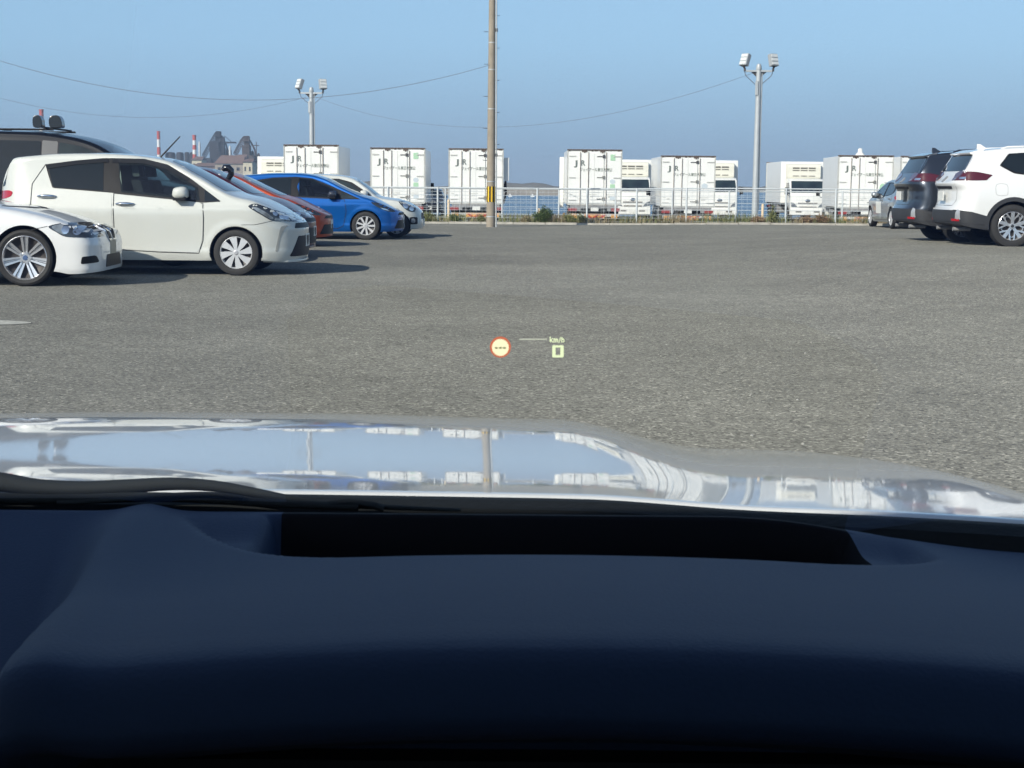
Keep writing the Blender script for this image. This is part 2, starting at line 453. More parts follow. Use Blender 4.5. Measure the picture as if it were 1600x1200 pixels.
def wheel(parent, x, y, R, Rr, wid, style, side):
    """wheel part with tyre and rim sub-parts; side = +1 for local +y"""
    def Y(v): return side*v
    hub = MB()
    hub.lathe([(Rr*0.98, Y(-wid*0.5)), (Rr*0.98, Y(wid*0.30)), (Rr*0.9, Y(wid*0.22)), (Rr*0.62, Y(wid*0.12)), (0.06, Y(wid*0.12)), (0.0, Y(wid*0.12))], 32, 'Y')
    wo = hub.obj('wheel', DISC, parent, smooth=40, loc=(x, y, R))
    t = MB()
    prof = [(Rr*0.97, -wid*0.46), (Rr*1.06, -wid*0.5), ((R+Rr)*0.5, -wid*0.53), (R*0.965, -wid*0.47), (R*0.995, -wid*0.36), (R, -wid*0.2),
            (R, wid*0.2), (R*0.995, wid*0.36), (R*0.965, wid*0.47), ((R+Rr)*0.5, wid*0.53), (Rr*1.06, wid*0.5), (Rr*0.97, wid*0.46)]
    t.lathe([(r, Y(h)) for r, h in prof], 48, 'Y')
    t.obj('tyre', TYRE, wo, smooth=35)
    r = MB()
    rm = SILVERP if style in ('petal', 'multi9') else ALLOY
    # lip
    r.lathe([(Rr*0.99, Y(wid*0.30)), (Rr*1.0, Y(wid*0.47)), (Rr*0.975, Y(wid*0.485)), (Rr*0.93, Y(wid*0.40)), (Rr*0.91, Y(wid*0.2))], 48, 'Y')
    def spoke(a0, r0, w0, a1, r1, w1, d0=0.44, d1=0.44, th=0.12):
        vs = []
        for aa, rr, ww, dd in ((a0, r0, w0, d0), (a1, r1, w1, d1)):
            ca, sa = cos(aa), sin(aa)
            for q in (-1, 1):
                for h in (dd, dd-th):
                    vs.append((rr*ca-q*ww*sa, Y(wid*h), rr*sa+q*ww*ca))
        r.add(vs, [(0, 2, 6, 4), (1, 5, 7, 3), (0, 4, 5, 1), (2, 3, 7, 6), (0, 1, 3, 2), (4, 6, 7, 5)])
    def ring(r0, r1, h0, h1):
        r.lathe([(r1, Y(h1*wid)), (r0, Y(h0*wid)), (0.0, Y(h0*wid))], 24, 'Y')
    if style == 'petal':
        for k in range(8):
            a = 2*pi*k/8
            for (a0, r0, w0, a1, r1, w1) in ((a, 0.10*Rr, 0.06*Rr, a+0.14, 0.55*Rr, 0.155*Rr), (a+0.14, 0.55*Rr, 0.155*Rr, a+0.20, 0.95*Rr, 0.235*Rr)):
                spoke(a0, r0, w0, a1, r1, w1, 0.46, 0.45)
        ring(0.10*Rr, 0.16*Rr, 0.50, 0.46)
    elif style == 'multi9':
        for k in range(9):
            a = 2*pi*k/9; spoke(a, 0.12*Rr, 0.075*Rr, a, 0.96*Rr, 0.115*Rr, 0.42, 0.44)
        ring(0.2*Rr, 0.26*Rr, 0.5, 0.42)
    elif style == 'double7':
        for k in range(7):
            a = pi/2+2*pi*k/7
            for q in (-1, 1):
                spoke(a+q*0.30, 0.2*Rr, 0.035*Rr, a+q*0.125, 0.95*Rr, 0.062*Rr, 0.30, 0.42, 0.2)
            spoke(a, 0.25*Rr, 0.02*Rr, a, 0.93*Rr, 0.03*Rr, 0.22, 0.32, 0.1)
        ring(0.22*Rr, 0.28*Rr, 0.34, 0.24)
        for k in range(5):
            a = 2*pi*k/5; r.lathe([(0.0, Y(0.37*wid)), (0.028*Rr*2, Y(0.37*wid)), (0.028*Rr*2, Y(0.3*wid))], 8, 'Y', (0.24*Rr*cos(a), 0, 0.24*Rr*sin(a)))
    elif style == 'cut5':
        for k in range(5):
            a = pi/2+2*pi*k/5
            spoke(a, 0.08*Rr, 0.10*Rr, a, 0.97*Rr, 0.13*Rr, 0.40, 0.45)
            for q in (-1, 1):
                spoke(a+q*0.12, 0.40*Rr, 0.05*Rr, a+q*0.48, 0.96*Rr, 0.06*Rr, 0.40, 0.45)
                spoke(a+q*0.30, 0.62*Rr, 0.03*Rr, a+q*0.62, 0.80*Rr, 0.03*Rr, 0.38, 0.40)
        ring(0.18*Rr, 0.22*Rr, 0.46, 0.4)
    ro_ = r.obj('rim', rm, wo, smooth=30)
    cap = MB(); hgt = {'petal': 0.51, 'multi9': 0.51, 'double7': 0.36, 'cut5': 0.47}[style]
    cap.lathe([(0.0, Y(wid*(hgt+0.012))), (0.10*Rr, Y(wid*(hgt+0.01))), (0.12*Rr, Y(wid*(hgt-0.02)))], 20, 'Y')
    cap.obj('centre_cap', pmat('cap_'+style, {'double7': (0.10, 0.16, 0.30), 'cut5': (0.05, 0.05, 0.05)}.get(style, (0.5, 0.5, 0.52)), 0.3, metal=0.3), wo, smooth=40)
    return wo

def hatch_spec():
    """measured from the near white hatchback; x from the front axle"""
    return dict(
        xf=0.80, xr=-3.20, W=1.70,
        top=[(-3.20, 0.98), (-3.14, 1.10), (-3.07, 1.26), (-2.98, 1.41), (-2.92, 1.475), (-2.83, 1.492), (-2.62, 1.512), (-2.24, 1.540), (-1.82, 1.546), (-1.40, 1.53),
             (-1.12, 1.50), (-0.95, 1.475), (-0.50, 1.275), (-0.08, 1.055), (0.03, 1.022), (0.20, 0.988), (0.42, 0.90), (0.58, 0.815), (0.71, 0.735), (0.765, 0.69), (0.80, 0.66)],
        bot=[(-3.2, 0.32), (-2.9, 0.24), (-2.2, 0.19), (0.3, 0.19), (0.6, 0.18), (0.8, 0.20)],
        flare=[(0.0, 0.292, 0.35, 0.011), (-2.51, 0.292, 0.35, 0.011)],
        vert=[(0.15, 0.945), (0.22, 0.975), (0.30, 0.992), (0.36, 0.984), (0.50, 0.985), (0.66, 0.992), (0.80, 0.999), (0.845, 0.999), (0.875, 0.975), (0.92, 0.957), (0.99, 0.935), (1.10, 0.89), (1.25, 0.82), (1.40, 0.74), (1.50, 0.68), (1.6, 0.64)],
        rad=[(-3.2, 0.05), (-2.8, 0.05), (-1.2, 0.06), (-0.2, 0.05), (0.2, 0.075), (0.8, 0.05)],
        plan=(2.5, 0.72, 2.8, 0.62), nose=[(0.15, -0.03), (0.25, -0.01), (0.45, 0.0), (0.58, 0.0), (0.68, -0.03), (0.80, -0.05), (1.2, -0.05)],
        tail=[(0.2, 0.06), (0.45, 0.0), (0.6, 0.0), (0.75, 0.06), (1.0, 0.08), (1.6, 0.08)], crown=0.05)
def V(zx, zy):
    """zoomed-photo coordinates of the white hatch -> (x from front axle, z) on its near side"""
    px, py = zx/4, 150+zy/4
    return ((px-371)/122.4, (429.3-py)/122.4)
VL = lambda *p: [V(*q) for q in p]

def mirror_part(parent, x, y, z, sg, mat, s=1.0):
    m = MB(); prof = [(-0.10, 0.0), (-0.095, 0.06), (-0.07, 0.10), (0.03, 0.115), (0.085, 0.09), (0.10, 0.03), (0.09, -0.02), (0.02, -0.045), (-0.07, -0.04)]
    prof = [(a*s, b*s) for a, b in smooth_closed(prof, 3)]
    n = len(prof); cx, cz = 0.0, 0.035*s; vs = []; fs = []
    for k, (sc, dy) in enumerate(((0.72, 0.0), (0.95, 0.03), (1.0, 0.09), (0.93, 0.15), (0.72, 0.185), (0.35, 0.20))):
        for a, b in prof: vs.append((cx+(a-cx)*sc, sg*dy*s, cz+(b-cz)*sc))
    for k in range(5):
        for i in range(n): fs.append((k*n+i, k*n+(i+1) % n, (k+1)*n+(i+1) % n, (k+1)*n+i))
    fs += [tuple(range(n)), tuple(range(5*n, 6*n))]
    m.add(vs, fs)
    o = m.obj('door_mirror', mat, parent, smooth=50, loc=(x, y, z))
    f = MB(); f.box(-0.085*s, 0.075*s, *sorted((sg*-0.10*s, sg*0.17*s)), -0.062*s, -0.008*s)
    f.obj('mirror_foot', TRIM, o, bevel=0.008)
    return o
def handle_part(B, parent, x, z, ax, mat=CHROME, w=0.115):
    B.panel('handle_recess', smooth_closed([(x-w*0.75, z), (x-w*0.4, z+0.035), (x+w*0.4, z+0.035), (x+w*0.75, z), (x+w*0.4, z-0.032), (x-w*0.4, z-0.032)], 3), ax, MATS.get('recess') or pmat('recess', (0.35, 0.35, 0.33), 0.4), parent, eps=0.0015, h=0.05)
    hp, hn = B.cast(x, z, ax)
    sg = 1 if ax == 'y' else -1
    m = MB(); pts = []
    for k in range(7):
        t = k/6*2-1; pts.append((hp.x+t*w, hp.y+sg*(0.012+0.022*(1-t**4)), hp.z+0.006*(1-t*t)))
    m.tube(pts, [0.012, 0.019, 0.021, 0.021, 0.021, 0.019, 0.012], 8)
    return m.obj('door_handle', mat, parent, smooth=50)
def plate_part(parent, x, z, mat=PLATE, fwd=1, tilt=0):
    m = MB(); m.box(0, 0.012*fwd, -0.165, 0.165, -0.0825, 0.0825)
    return m.obj('licence_plate', mat, parent, bevel=0.004, loc=(x, 0, z))

def make_hatch(name, paint, label, loc, rz, rim='petal', dims=None, detail=True, scale=1.0, handle=CHROME, mirror=None, antenna=True, lowglass=False):
    root = empty(name, loc, rz, label, 'car'); root.scale = (scale,)*3
    B = Body(hatch_spec())
    WX = (0.0, -2.51)
    HF = rounded(VL((752, 440), (900, 440), (1035, 470), (1140, 530), (1236, 582), (1248, 645), (782, 598)), 0.02, 2)
    B.cut('body', [paint, WELL], WX, (0.328, 0.292), root, holes=(HF,))
    B.cabin(root, -1.18, 1.0, 0.36)
    for ax in ('Y', 'y'):
        sg = 1 if ax == 'y' else -1
        B.panel('window_surround', rounded(VL((288, 440), (480, 415), (690, 397), (900, 400), (1050, 434), (1200, 520), (1395, 660), (1282, 668), (760, 615), (345, 585), (310, 500)), 0.02, 2), ax, TRIM, root, 0.002, holes=(HF,))
        fd = B.panel('front_door', rounded(VL((732, 618), (1278, 668), (1284, 760), (1276, 900), (1250, 975), (1000, 968), (738, 955)), 0.05), ax, paint, root, 0.0035, h=0.07)
        rd = B.panel('rear_door', rounded(VL((255, 500), (330, 590), (716, 614), (724, 955), (470, 950), (400, 880), (300, 760), (222, 690), (220, 580)), 0.05), ax, paint, root, 0.0035, h=0.07)
        B.line('door_gap', VL((728, 614), (1282, 672), (1288, 760), (1281, 900), (1254, 979), (1000, 973), (733, 960)), ax, SEAM, fd, 0.010, 0.0030, closed=True)
        B.line('door_gap', VL((290, 440), (218, 560), (216, 690), (296, 765), (396, 885), (465, 955), (728, 960)), ax, SEAM, rd, 0.010, 0.0030)
        B.panel('window_glass', rounded(VL((742, 425), (900, 425), (1040, 455), (1150, 520), (1248, 575), (1262, 655), (772, 608)), 0.02, 2), ax, GLASST, fd, 0.005, depth=0.002)
        B.panel('window_glass', rounded(VL((312, 468), (480, 440), (650, 425), (662, 600), (350, 580)), 0.02, 2), ax, GLASS, rd, 0.005)
        B.panel('rain_visor', VL((288, 442), (480, 416), (676, 398), (680, 425), (480, 441), (300, 470)), ax, pmat('smoked_visor', (0.02, 0.02, 0.02), 0.15), rd, 0.012)
        B.panel('rain_visor', VL((700, 400), (900, 403), (1050, 438), (1190, 521), (1180, 536), (1040, 464), (900, 431), (704, 428)), ax, MATS['smoked_visor'], fd, 0.012)
        B.panel('quarter_window', rounded(VL((1290, 585), (1378, 655), (1292, 660)), 0.008, 2), ax, GLASS, root, 0.005, h=0.03)
        handle_part(B, rd, *V(315, 637), ax, handle); handle_part(B, fd, *V(802, 680), ax, handle)
        hp, hn = B.cast(*V(1225, 610), ax)
        mirror_part(root, V(1150, 0)[0], hp.y-sg*0.01, V(0, 625)[1], sg, mirror or paint)
        # headlamp (measured at 8x) and tail lamp
        A = lambda a, b: ((300+a/8-371)/119.5, (427-(290+b/8))/119.5)
        hl = B.panel('headlight', smooth_closed([A(722, 255), A(800, 225), A(900, 255), A(1060, 320), A(1200, 375), A(1300, 420), A(1250, 445), A(1130, 435), A(1000, 430), A(880, 360), A(780, 300)], 3), ax, LAMPD, root, 0.004, h=0.035)
        B.panel('lamp_reflector', rounded([A(760, 265), A(830, 268), A(940, 330), A(1020, 400), A(990, 415), A(880, 345)], 0.02), ax, LAMPG, hl, 0.007, h=0.03)
        B.panel('lamp_reflector', rounded([A(1000, 320), A(1060, 335), A(1050, 375), A(1010, 360)], 0.012), ax, LAMPC, hl, 0.007, h=0.02)
        B.panel('lamp_reflector', rounded([A(1075, 360), A(1170, 385), A(1165, 420), A(1080, 405)], 0.012), ax, LAMPC, hl, 0.007, h=0.02)
        B.panel('lamp_reflector', rounded([A(1030, 395), A(1130, 415), A(1120, 433), A(1025, 425)], 0.012), ax, LAMPG, hl, 0.007, h=0.02)
        B.panel('bumper_slot', smooth_closed([A(1100, 500), A(1170, 490), A(1130, 540), A(1085, 650), A(1065, 790), A(1035, 795), A(1050, 700), A(1075, 580)], 3), ax, pmat('slot_shade_'+name, tuple(0.55*c for c in paint.node_tree.nodes['Principled BSDF'].inputs['Base Color'].default_value[:3]), 0.5), root, 0.003, h=0.03)  # body paint darkened to stand for the shade of a bumper fold
        B.panel('tail_light', smooth_closed([V(-60, 600), V(5, 605), V(60, 602), V(95, 612), V(80, 640), V(20, 655), V(-50, 650)], 3), ax, REDL, root, 0.006, h=0.04)
        B.line('bumper_gap', [A(640, 420+60), A(800, 478), A(1000, 432)], ax, SEAM, root, 0.006)
        for wx in WX:
            wheel(root, wx, sg*(0.85-0.105), 0.292, 0.205, 0.175, rim, sg)
            B.line('arch_lip', [(wx+0.331*cos(a), 0.292+0.331*sin(a)) for a in [pi*(-0.06)+pi*1.12*k/24 for k in range(25)]], ax, SEAM, root, 0.008, 0.002, h=0.2)
    # glass front and rear
    B.panel('windscreen', rounded([(-0.62, 1.065), (0.62, 1.065), (0.51, 1.36), (0.44, 1.44), (0, 1.47), (-0.44, 1.44), (-0.51, 1.36)], 0.04), 'x', WSCR, root, 0.004, h=0.09)
    B.panel('rear_window', rounded([(-0.63, 1.10), (0.63, 1.10), (0.56, 1.40), (-0.56, 1.40)], 0.05), 'X', GLASS, root, 0.004, h=0.09)
    # grille, lower intake, plate
    B.panel('upper_grille', rounded([(-0.52, 0.60), (0.52, 0.60), (0.46, 0.665), (-0.46, 0.665)], 0.02), 'x', TRIM, root, 0.004, h=0.05)
    B.panel('lower_grille', rounded([(-0.60, 0.24), (0.60, 0.24), (0.44, 0.50), (-0.44, 0.50)], 0.03), 'x', TRIM, root, 0.005, h=0.06)
    m = MB(); m.prism(rounded([(0.30, -0.70), (0.62, -0.64), (0.76, -0.40), (0.79, 0), (0.76, 0.40), (0.62, 0.64), (0.30, 0.70), (0.4, 0)], 0.08), 0.165, 0.195, 'XY')
    m.obj('front_lip', paint, root, bevel=0.008)
    plate_part(root, 0.79, 0.44)
    B.line('bonnet_gap', [(-0.12, -0.66), (0.2, -0.64), (0.5, -0.55), (0.66, -0.35), (0.70, 0), (0.66, 0.35), (0.5, 0.55), (0.2, 0.64), (-0.12, 0.66)], 'z', SEAM, root, 0.007)
    if antenna:
        m = MB(); m.tube([(-1.15, 0, 1.47), (-1.12, 0, 1.50), (-0.86, 0, 1.77)], [0.02, 0.011, 0.008], 8)
        m.obj('antenna', TRIM, root, smooth=40)
    return root

def aqua_spec():
    return dict(
        xf=0.76, xr=-3.22, W=1.69,
        top=[(-3.22, 0.92), (-3.16, 1.04), (-3.0, 1.18), (-2.84, 1.30), (-2.76, 1.35), (-2.5, 1.375), (-2.0, 1.41), (-1.5, 1.415), (-1.2, 1.39), (-0.95, 1.33),
             (-0.50, 1.13), (-0.04, 0.945), (0.08, 0.915), (0.29, 0.83), (0.50, 0.74), (0.66, 0.655), (0.76, 0.58)],
        bot=[(-3.2, 0.30), (-2.9, 0.22), (-2.2, 0.17), (0.3, 0.17), (0.76, 0.19)],
        flare=[(0.0, 0.30, 0.355, 0.010), (-2.55, 0.30, 0.355, 0.010)],
        vert=[(0.15, 0.94), (0.22, 0.975), (0.30, 0.99), (0.36, 0.983), (0.50, 0.985), (0.62, 0.993), (0.74, 0.998), (0.78, 0.994), (0.81, 0.972), (0.86, 0.957), (0.93, 0.935), (1.03, 0.89), (1.17, 0.82), (1.30, 0.74), (1.40, 0.68), (1.6, 0.64)],
        rad=[(-3.2, 0.05), (-2.8, 0.05), (-1.2, 0.06), (-0.2, 0.05), (0.2, 0.07), (0.76, 0.05)],
        plan=(2.5, 0.72, 2.8, 0.62), nose=[(0.15, -0.02), (0.25, 0.0), (0.45, 0.0), (0.58, -0.01), (0.68, -0.05), (0.80, -0.08), (1.2, -0.08)],
        tail=[(0.2, 0.06), (0.45, 0.0), (0.6, 0.0), (0.75, 0.06), (1.0, 0.08), (1.6, 0.08)], crown=0.05)
def make_aqua(name, paint, label, loc, rz, rim='multi9', sticker=False):
    root = empty(name, loc, rz, label, 'car')
    B = Body(aqua_spec()); WX = (0.0, -2.55)
    HF = rounded([(-1.42, 0.93), (-0.64, 0.90), (-0.62, 1.01), (-0.79, 1.10), (-1.15, 1.245), (-1.42, 1.27)], 0.02)
    B.cut('body', [paint, WELL], WX, (0.335, 0.300), root, holes=(HF,))
    B.cabin(root, -1.22, 0.90, 0.35)
    for ax in ('Y', 'y'):
        sg = 1 if ax == 'y' else -1
        B.panel('window_surround', rounded([(-2.60, 1.10), (-2.35, 1.25), (-2.0, 1.305), (-1.5, 1.325), (-1.15, 1.295), (-0.7, 1.12), (-0.10, 0.86), (-0.6, 0.865), (-1.5, 0.90), (-2.3, 0.96), (-2.5, 1.02)], 0.03), ax, TRIM, root, 0.002, holes=(HF,))
        fd = B.panel('front_door', rounded([(-1.52, 0.885), (-0.46, 0.85), (-0.42, 0.60), (-0.48, 0.30), (-0.60, 0.24), (-1.52, 0.25)], 0.05), ax, paint, root, 0.0035, h=0.07)
        rd = B.panel('rear_door', rounded([(-2.42, 0.95), (-1.54, 0.892), (-1.54, 0.25), (-2.10, 0.26), (-2.22, 0.42), (-2.44, 0.62)], 0.05), ax, paint, root, 0.0035, h=0.07)
        B.line('door_gap', [(-1.53, 0.89), (-0.45, 0.855), (-0.41, 0.60), (-0.47, 0.295), (-0.60, 0.235), (-1.53, 0.245)], ax, SEAM, fd, 0.009, 0.003, closed=True)
        B.line('door_gap', [(-2.43, 0.955), (-2.45, 0.62), (-2.23, 0.415), (-2.10, 0.252), (-1.53, 0.244)], ax, SEAM, rd, 0.009, 0.003)
        B.panel('window_glass', rounded([(-1.44, 0.915), (-0.62, 0.885), (-0.60, 1.03), (-0.78, 1.12), (-1.15, 1.27), (-1.44, 1.295)], 0.02), ax, GLASST, fd, 0.005, depth=0.002)
        B.panel('window_glass', rounded([(-2.36, 0.98), (-1.60, 0.925), (-1.60, 1.295), (-2.0, 1.28), (-2.30, 1.22), (-2.46, 1.10)], 0.03), ax, GLASS, rd, 0.005)
        B.panel('quarter_window', rounded([(-0.55, 0.885), (-0.20, 0.875), (-0.52, 1.01)], 0.01), ax, GLASSF, root, 0.005, h=0.05)
        handle_part(B, fd, -1.36, 0.80, ax, paint); handle_part(B, rd, -2.26, 0.85, ax, paint)
        hp, hn = B.cast(-0.62, 0.92, ax)
        mirror_part(root, -0.70, hp.y-sg*0.01, 0.93, sg, pmat('dark_mirror', (0.03, 0.035, 0.05), 0.25, coat=1.0) if paint is BLUE else paint, 0.95)
        hl = B.panel('headlight', smooth_closed([(0.12, 0.80), (0.25, 0.79), (0.40, 0.735), (0.55, 0.655), (0.62, 0.60), (0.50, 0.60), (0.36, 0.645), (0.20, 0.73)], 3), ax, LAMPD, root, 0.004, h=0.04)
        B.panel('lamp_reflector', rounded([(0.30, 0.69), (0.44, 0.66), (0.50, 0.615), (0.38, 0.645)], 0.01), ax, LAMPC, hl, 0.007, h=0.03)
        B.panel('tail_light', smooth_closed([(-3.1, 0.93), (-2.9, 0.95), (-2.75, 0.90), (-2.85, 0.83), (-3.05, 0.80)], 3), ax, REDL, root, 0.005, h=0.05)
        for wx in WX:
            wheel(root, wx, sg*(0.845-0.105), 0.300, 0.205, 0.18, rim, sg)
    B.panel('windscreen', rounded([(-0.60, 0.96), (0.60, 0.96), (0.49, 1.22), (0.42, 1.285), (0, 1.315), (-0.42, 1.285), (-0.49, 1.22)], 0.04), 'x', WSCR, root, 0.004, h=0.09)
    B.panel('rear_window', rounded([(-0.58, 1.03), (0.58, 1.03), (0.5, 1.30), (-0.5, 1.30)], 0.05), 'X', GLASS, root, 0.004, h=0.09)
    B.panel('upper_grille', rounded([(-0.5, 0.53), (0.5, 0.53), (0.42, 0.585), (-0.42, 0.585)], 0.02), 'x', TRIM, root, 0.004, h=0.05)
    B.panel('lower_grille', rounded([(-0.62, 0.24), (0.62, 0.24), (0.5, 0.42), (-0.5, 0.42)], 0.03), 'x', TRIM, root, 0.005, h=0.06)
    plate_part(root, 0.75, 0.42)
    B.line('bonnet_gap', [(-0.08, -0.64), (0.2, -0.62), (0.45, -0.52), (0.60, -0.33), (0.64, 0), (0.60, 0.33), (0.45, 0.52), (0.2, 0.62), (-0.08, 0.64)], 'z', SEAM, root, 0.007)
    if sticker:
        B.panel('door_white_panel', [(-1.35, 0.42), (-0.75, 0.42), (-0.75, 0.82), (-1.35, 0.82)], 'y', PLATE, root, 0.006)  # plain white rectangle on the left front door
    return root

def make_kei(name, paint, label, loc, rz):
    S = dict(xf=0.56, xr=-2.80, W=1.50,
        top=[(-2.80, 0.95), (-2.76, 1.15), (-2.70, 1.34), (-2.5, 1.385), (-1.9, 1.41), (-1.3, 1.385), (-1.0, 1.33), (-0.70, 1.15), (-0.40, 0.93), (-0.28, 0.90), (0.0, 0.865), (0.25, 0.80), (0.44, 0.70), (0.56, 0.58)],
        bot=[(-2.8, 0.26), (-2.2, 0.18), (0.2, 0.18), (0.56, 0.20)],
        vert=[(0.15, 0.94), (0.22, 0.97), (0.30, 0.985), (0.50, 1.0), (0.70, 0.995), (0.85, 0.97), (0.95, 0.945), (1.1, 0.88), (1.25, 0.80), (1.38, 0.73), (1.6, 0.68)],
        rad=[(-2.8, 0.05), (-1.2, 0.06), (-0.2, 0.06), (0.2, 0.09), (0.56, 0.06)],
        plan=(2.6, 0.6, 3.0, 0.4), nose=[(0.15, 0.0), (0.3, 0.02), (0.5, 0.0), (0.65, -0.03), (0.80, -0.06), (1.2, -0.06)],
        tail=[(0.2, 0.03), (0.45, 0.0), (0.75, 0.03), (1.6, 0.05)], crown=0.05)
    root = empty(name, loc, rz, label, 'car')
    B = Body(S); WX = (0.0, -2.30)
    B.cut('body', [paint, WELL], WX, (0.315, 0.275), root)
    for ax in ('Y', 'y'):
        sg = 1 if ax == 'y' else -1
        B.panel('window_surround', rounded([(-2.5, 1.0), (-2.4, 1.25), (-1.9, 1.30), (-1.3, 1.30), (-1.0, 1.22), (-0.55, 0.93), (-1.4, 0.93)], 0.03), ax, TRIM, root, 0.002)
        fd = B.panel('front_door', rounded([(-1.5, 0.92), (-0.5, 0.92), (-0.42, 0.6), (-0.5, 0.28), (-1.5, 0.26)], 0.05), ax, paint, root, 0.0035, h=0.08)
        rd = B.panel('rear_door', rounded([(-2.35, 0.95), (-1.52, 0.925), (-1.52, 0.26), (-1.95, 0.26), (-2.3, 0.6)], 0.05), ax, paint, root, 0.0035, h=0.08)
        B.panel('window_glass', rounded([(-1.42, 0.96), (-0.72, 0.955), (-1.05, 1.2), (-1.3, 1.27), (-1.42, 1.275)], 0.02), ax, GLASSF, fd, 0.005)
        B.panel('window_glass', rounded([(-2.38, 1.0), (-1.5, 0.965), (-1.5, 1.275), (-2.3, 1.24)], 0.02), ax, GLASS, rd, 0.005)
        handle_part(B, fd, -1.38, 0.82, ax, paint); handle_part(B, rd, -2.2, 0.84, ax, paint)
        hp, hn = B.cast(-0.66, 0.97, ax)
        mirror_part(root, -0.72, hp.y-sg*0.01, 0.95, sg, paint, 0.9)
        hl = B.panel('headlight', smooth_closed([(0.05, 0.815), (0.2, 0.80), (0.34, 0.74), (0.42, 0.65), (0.38, 0.575), (0.25, 0.60), (0.13, 0.70)], 4), ax, LAMPD, root, 0.004, h=0.04)
        B.panel('lamp_reflector', smooth_closed([(0.14, 0.75), (0.24, 0.745), (0.26, 0.67), (0.18, 0.66)], 4), ax, LAMPC, hl, 0.007, h=0.03)
        B.panel('lamp_reflector', smooth_closed([(0.30, 0.70), (0.37, 0.66), (0.36, 0.60), (0.29, 0.62)], 4), ax, LAMPC, hl, 0.007, h=0.03)
        fg = B.panel('fog_lamp_bezel', rounded([(0.28, 0.30), (0.46, 0.30), (0.46, 0.46), (0.30, 0.46)], 0.03), ax, TRIM, root, 0.005, h=0.04)
        B.panel('fog_lamp', smooth_closed([(0.33, 0.34), (0.40, 0.34), (0.40, 0.42), (0.33, 0.42)], 4), ax, LAMPG, fg, 0.008, h=0.03)
        B.panel('tail_light', rounded([(-2.79, 0.75), (-2.6, 0.75), (-2.6, 1.0), (-2.79, 1.0)], 0.03), ax, REDL, root, 0.005)
        for wx in WX: wheel(root, wx, sg*(0.75-0.09), 0.275, 0.19, 0.15, 'petal', sg)
    B.panel('windscreen', rounded([(-0.55, 0.955), (0.55, 0.955), (0.47, 1.25), (0, 1.31), (-0.47, 1.25)], 0.04), 'x', WSCR, root, 0.004, h=0.09)
    B.panel('rear_window', rounded([(-0.5, 1.0), (0.5, 1.0), (0.45, 1.28), (-0.45, 1.28)], 0.04), 'X', GLASS, root, 0.004, h=0.09)
    B.panel('grille', rounded([(-0.34, 0.42), (0.34, 0.42), (0.30, 0.55), (-0.30, 0.55)], 0.03), 'x', TRIM, root, 0.005)
    plate_part(root, 0.57, 0.34)
    return root

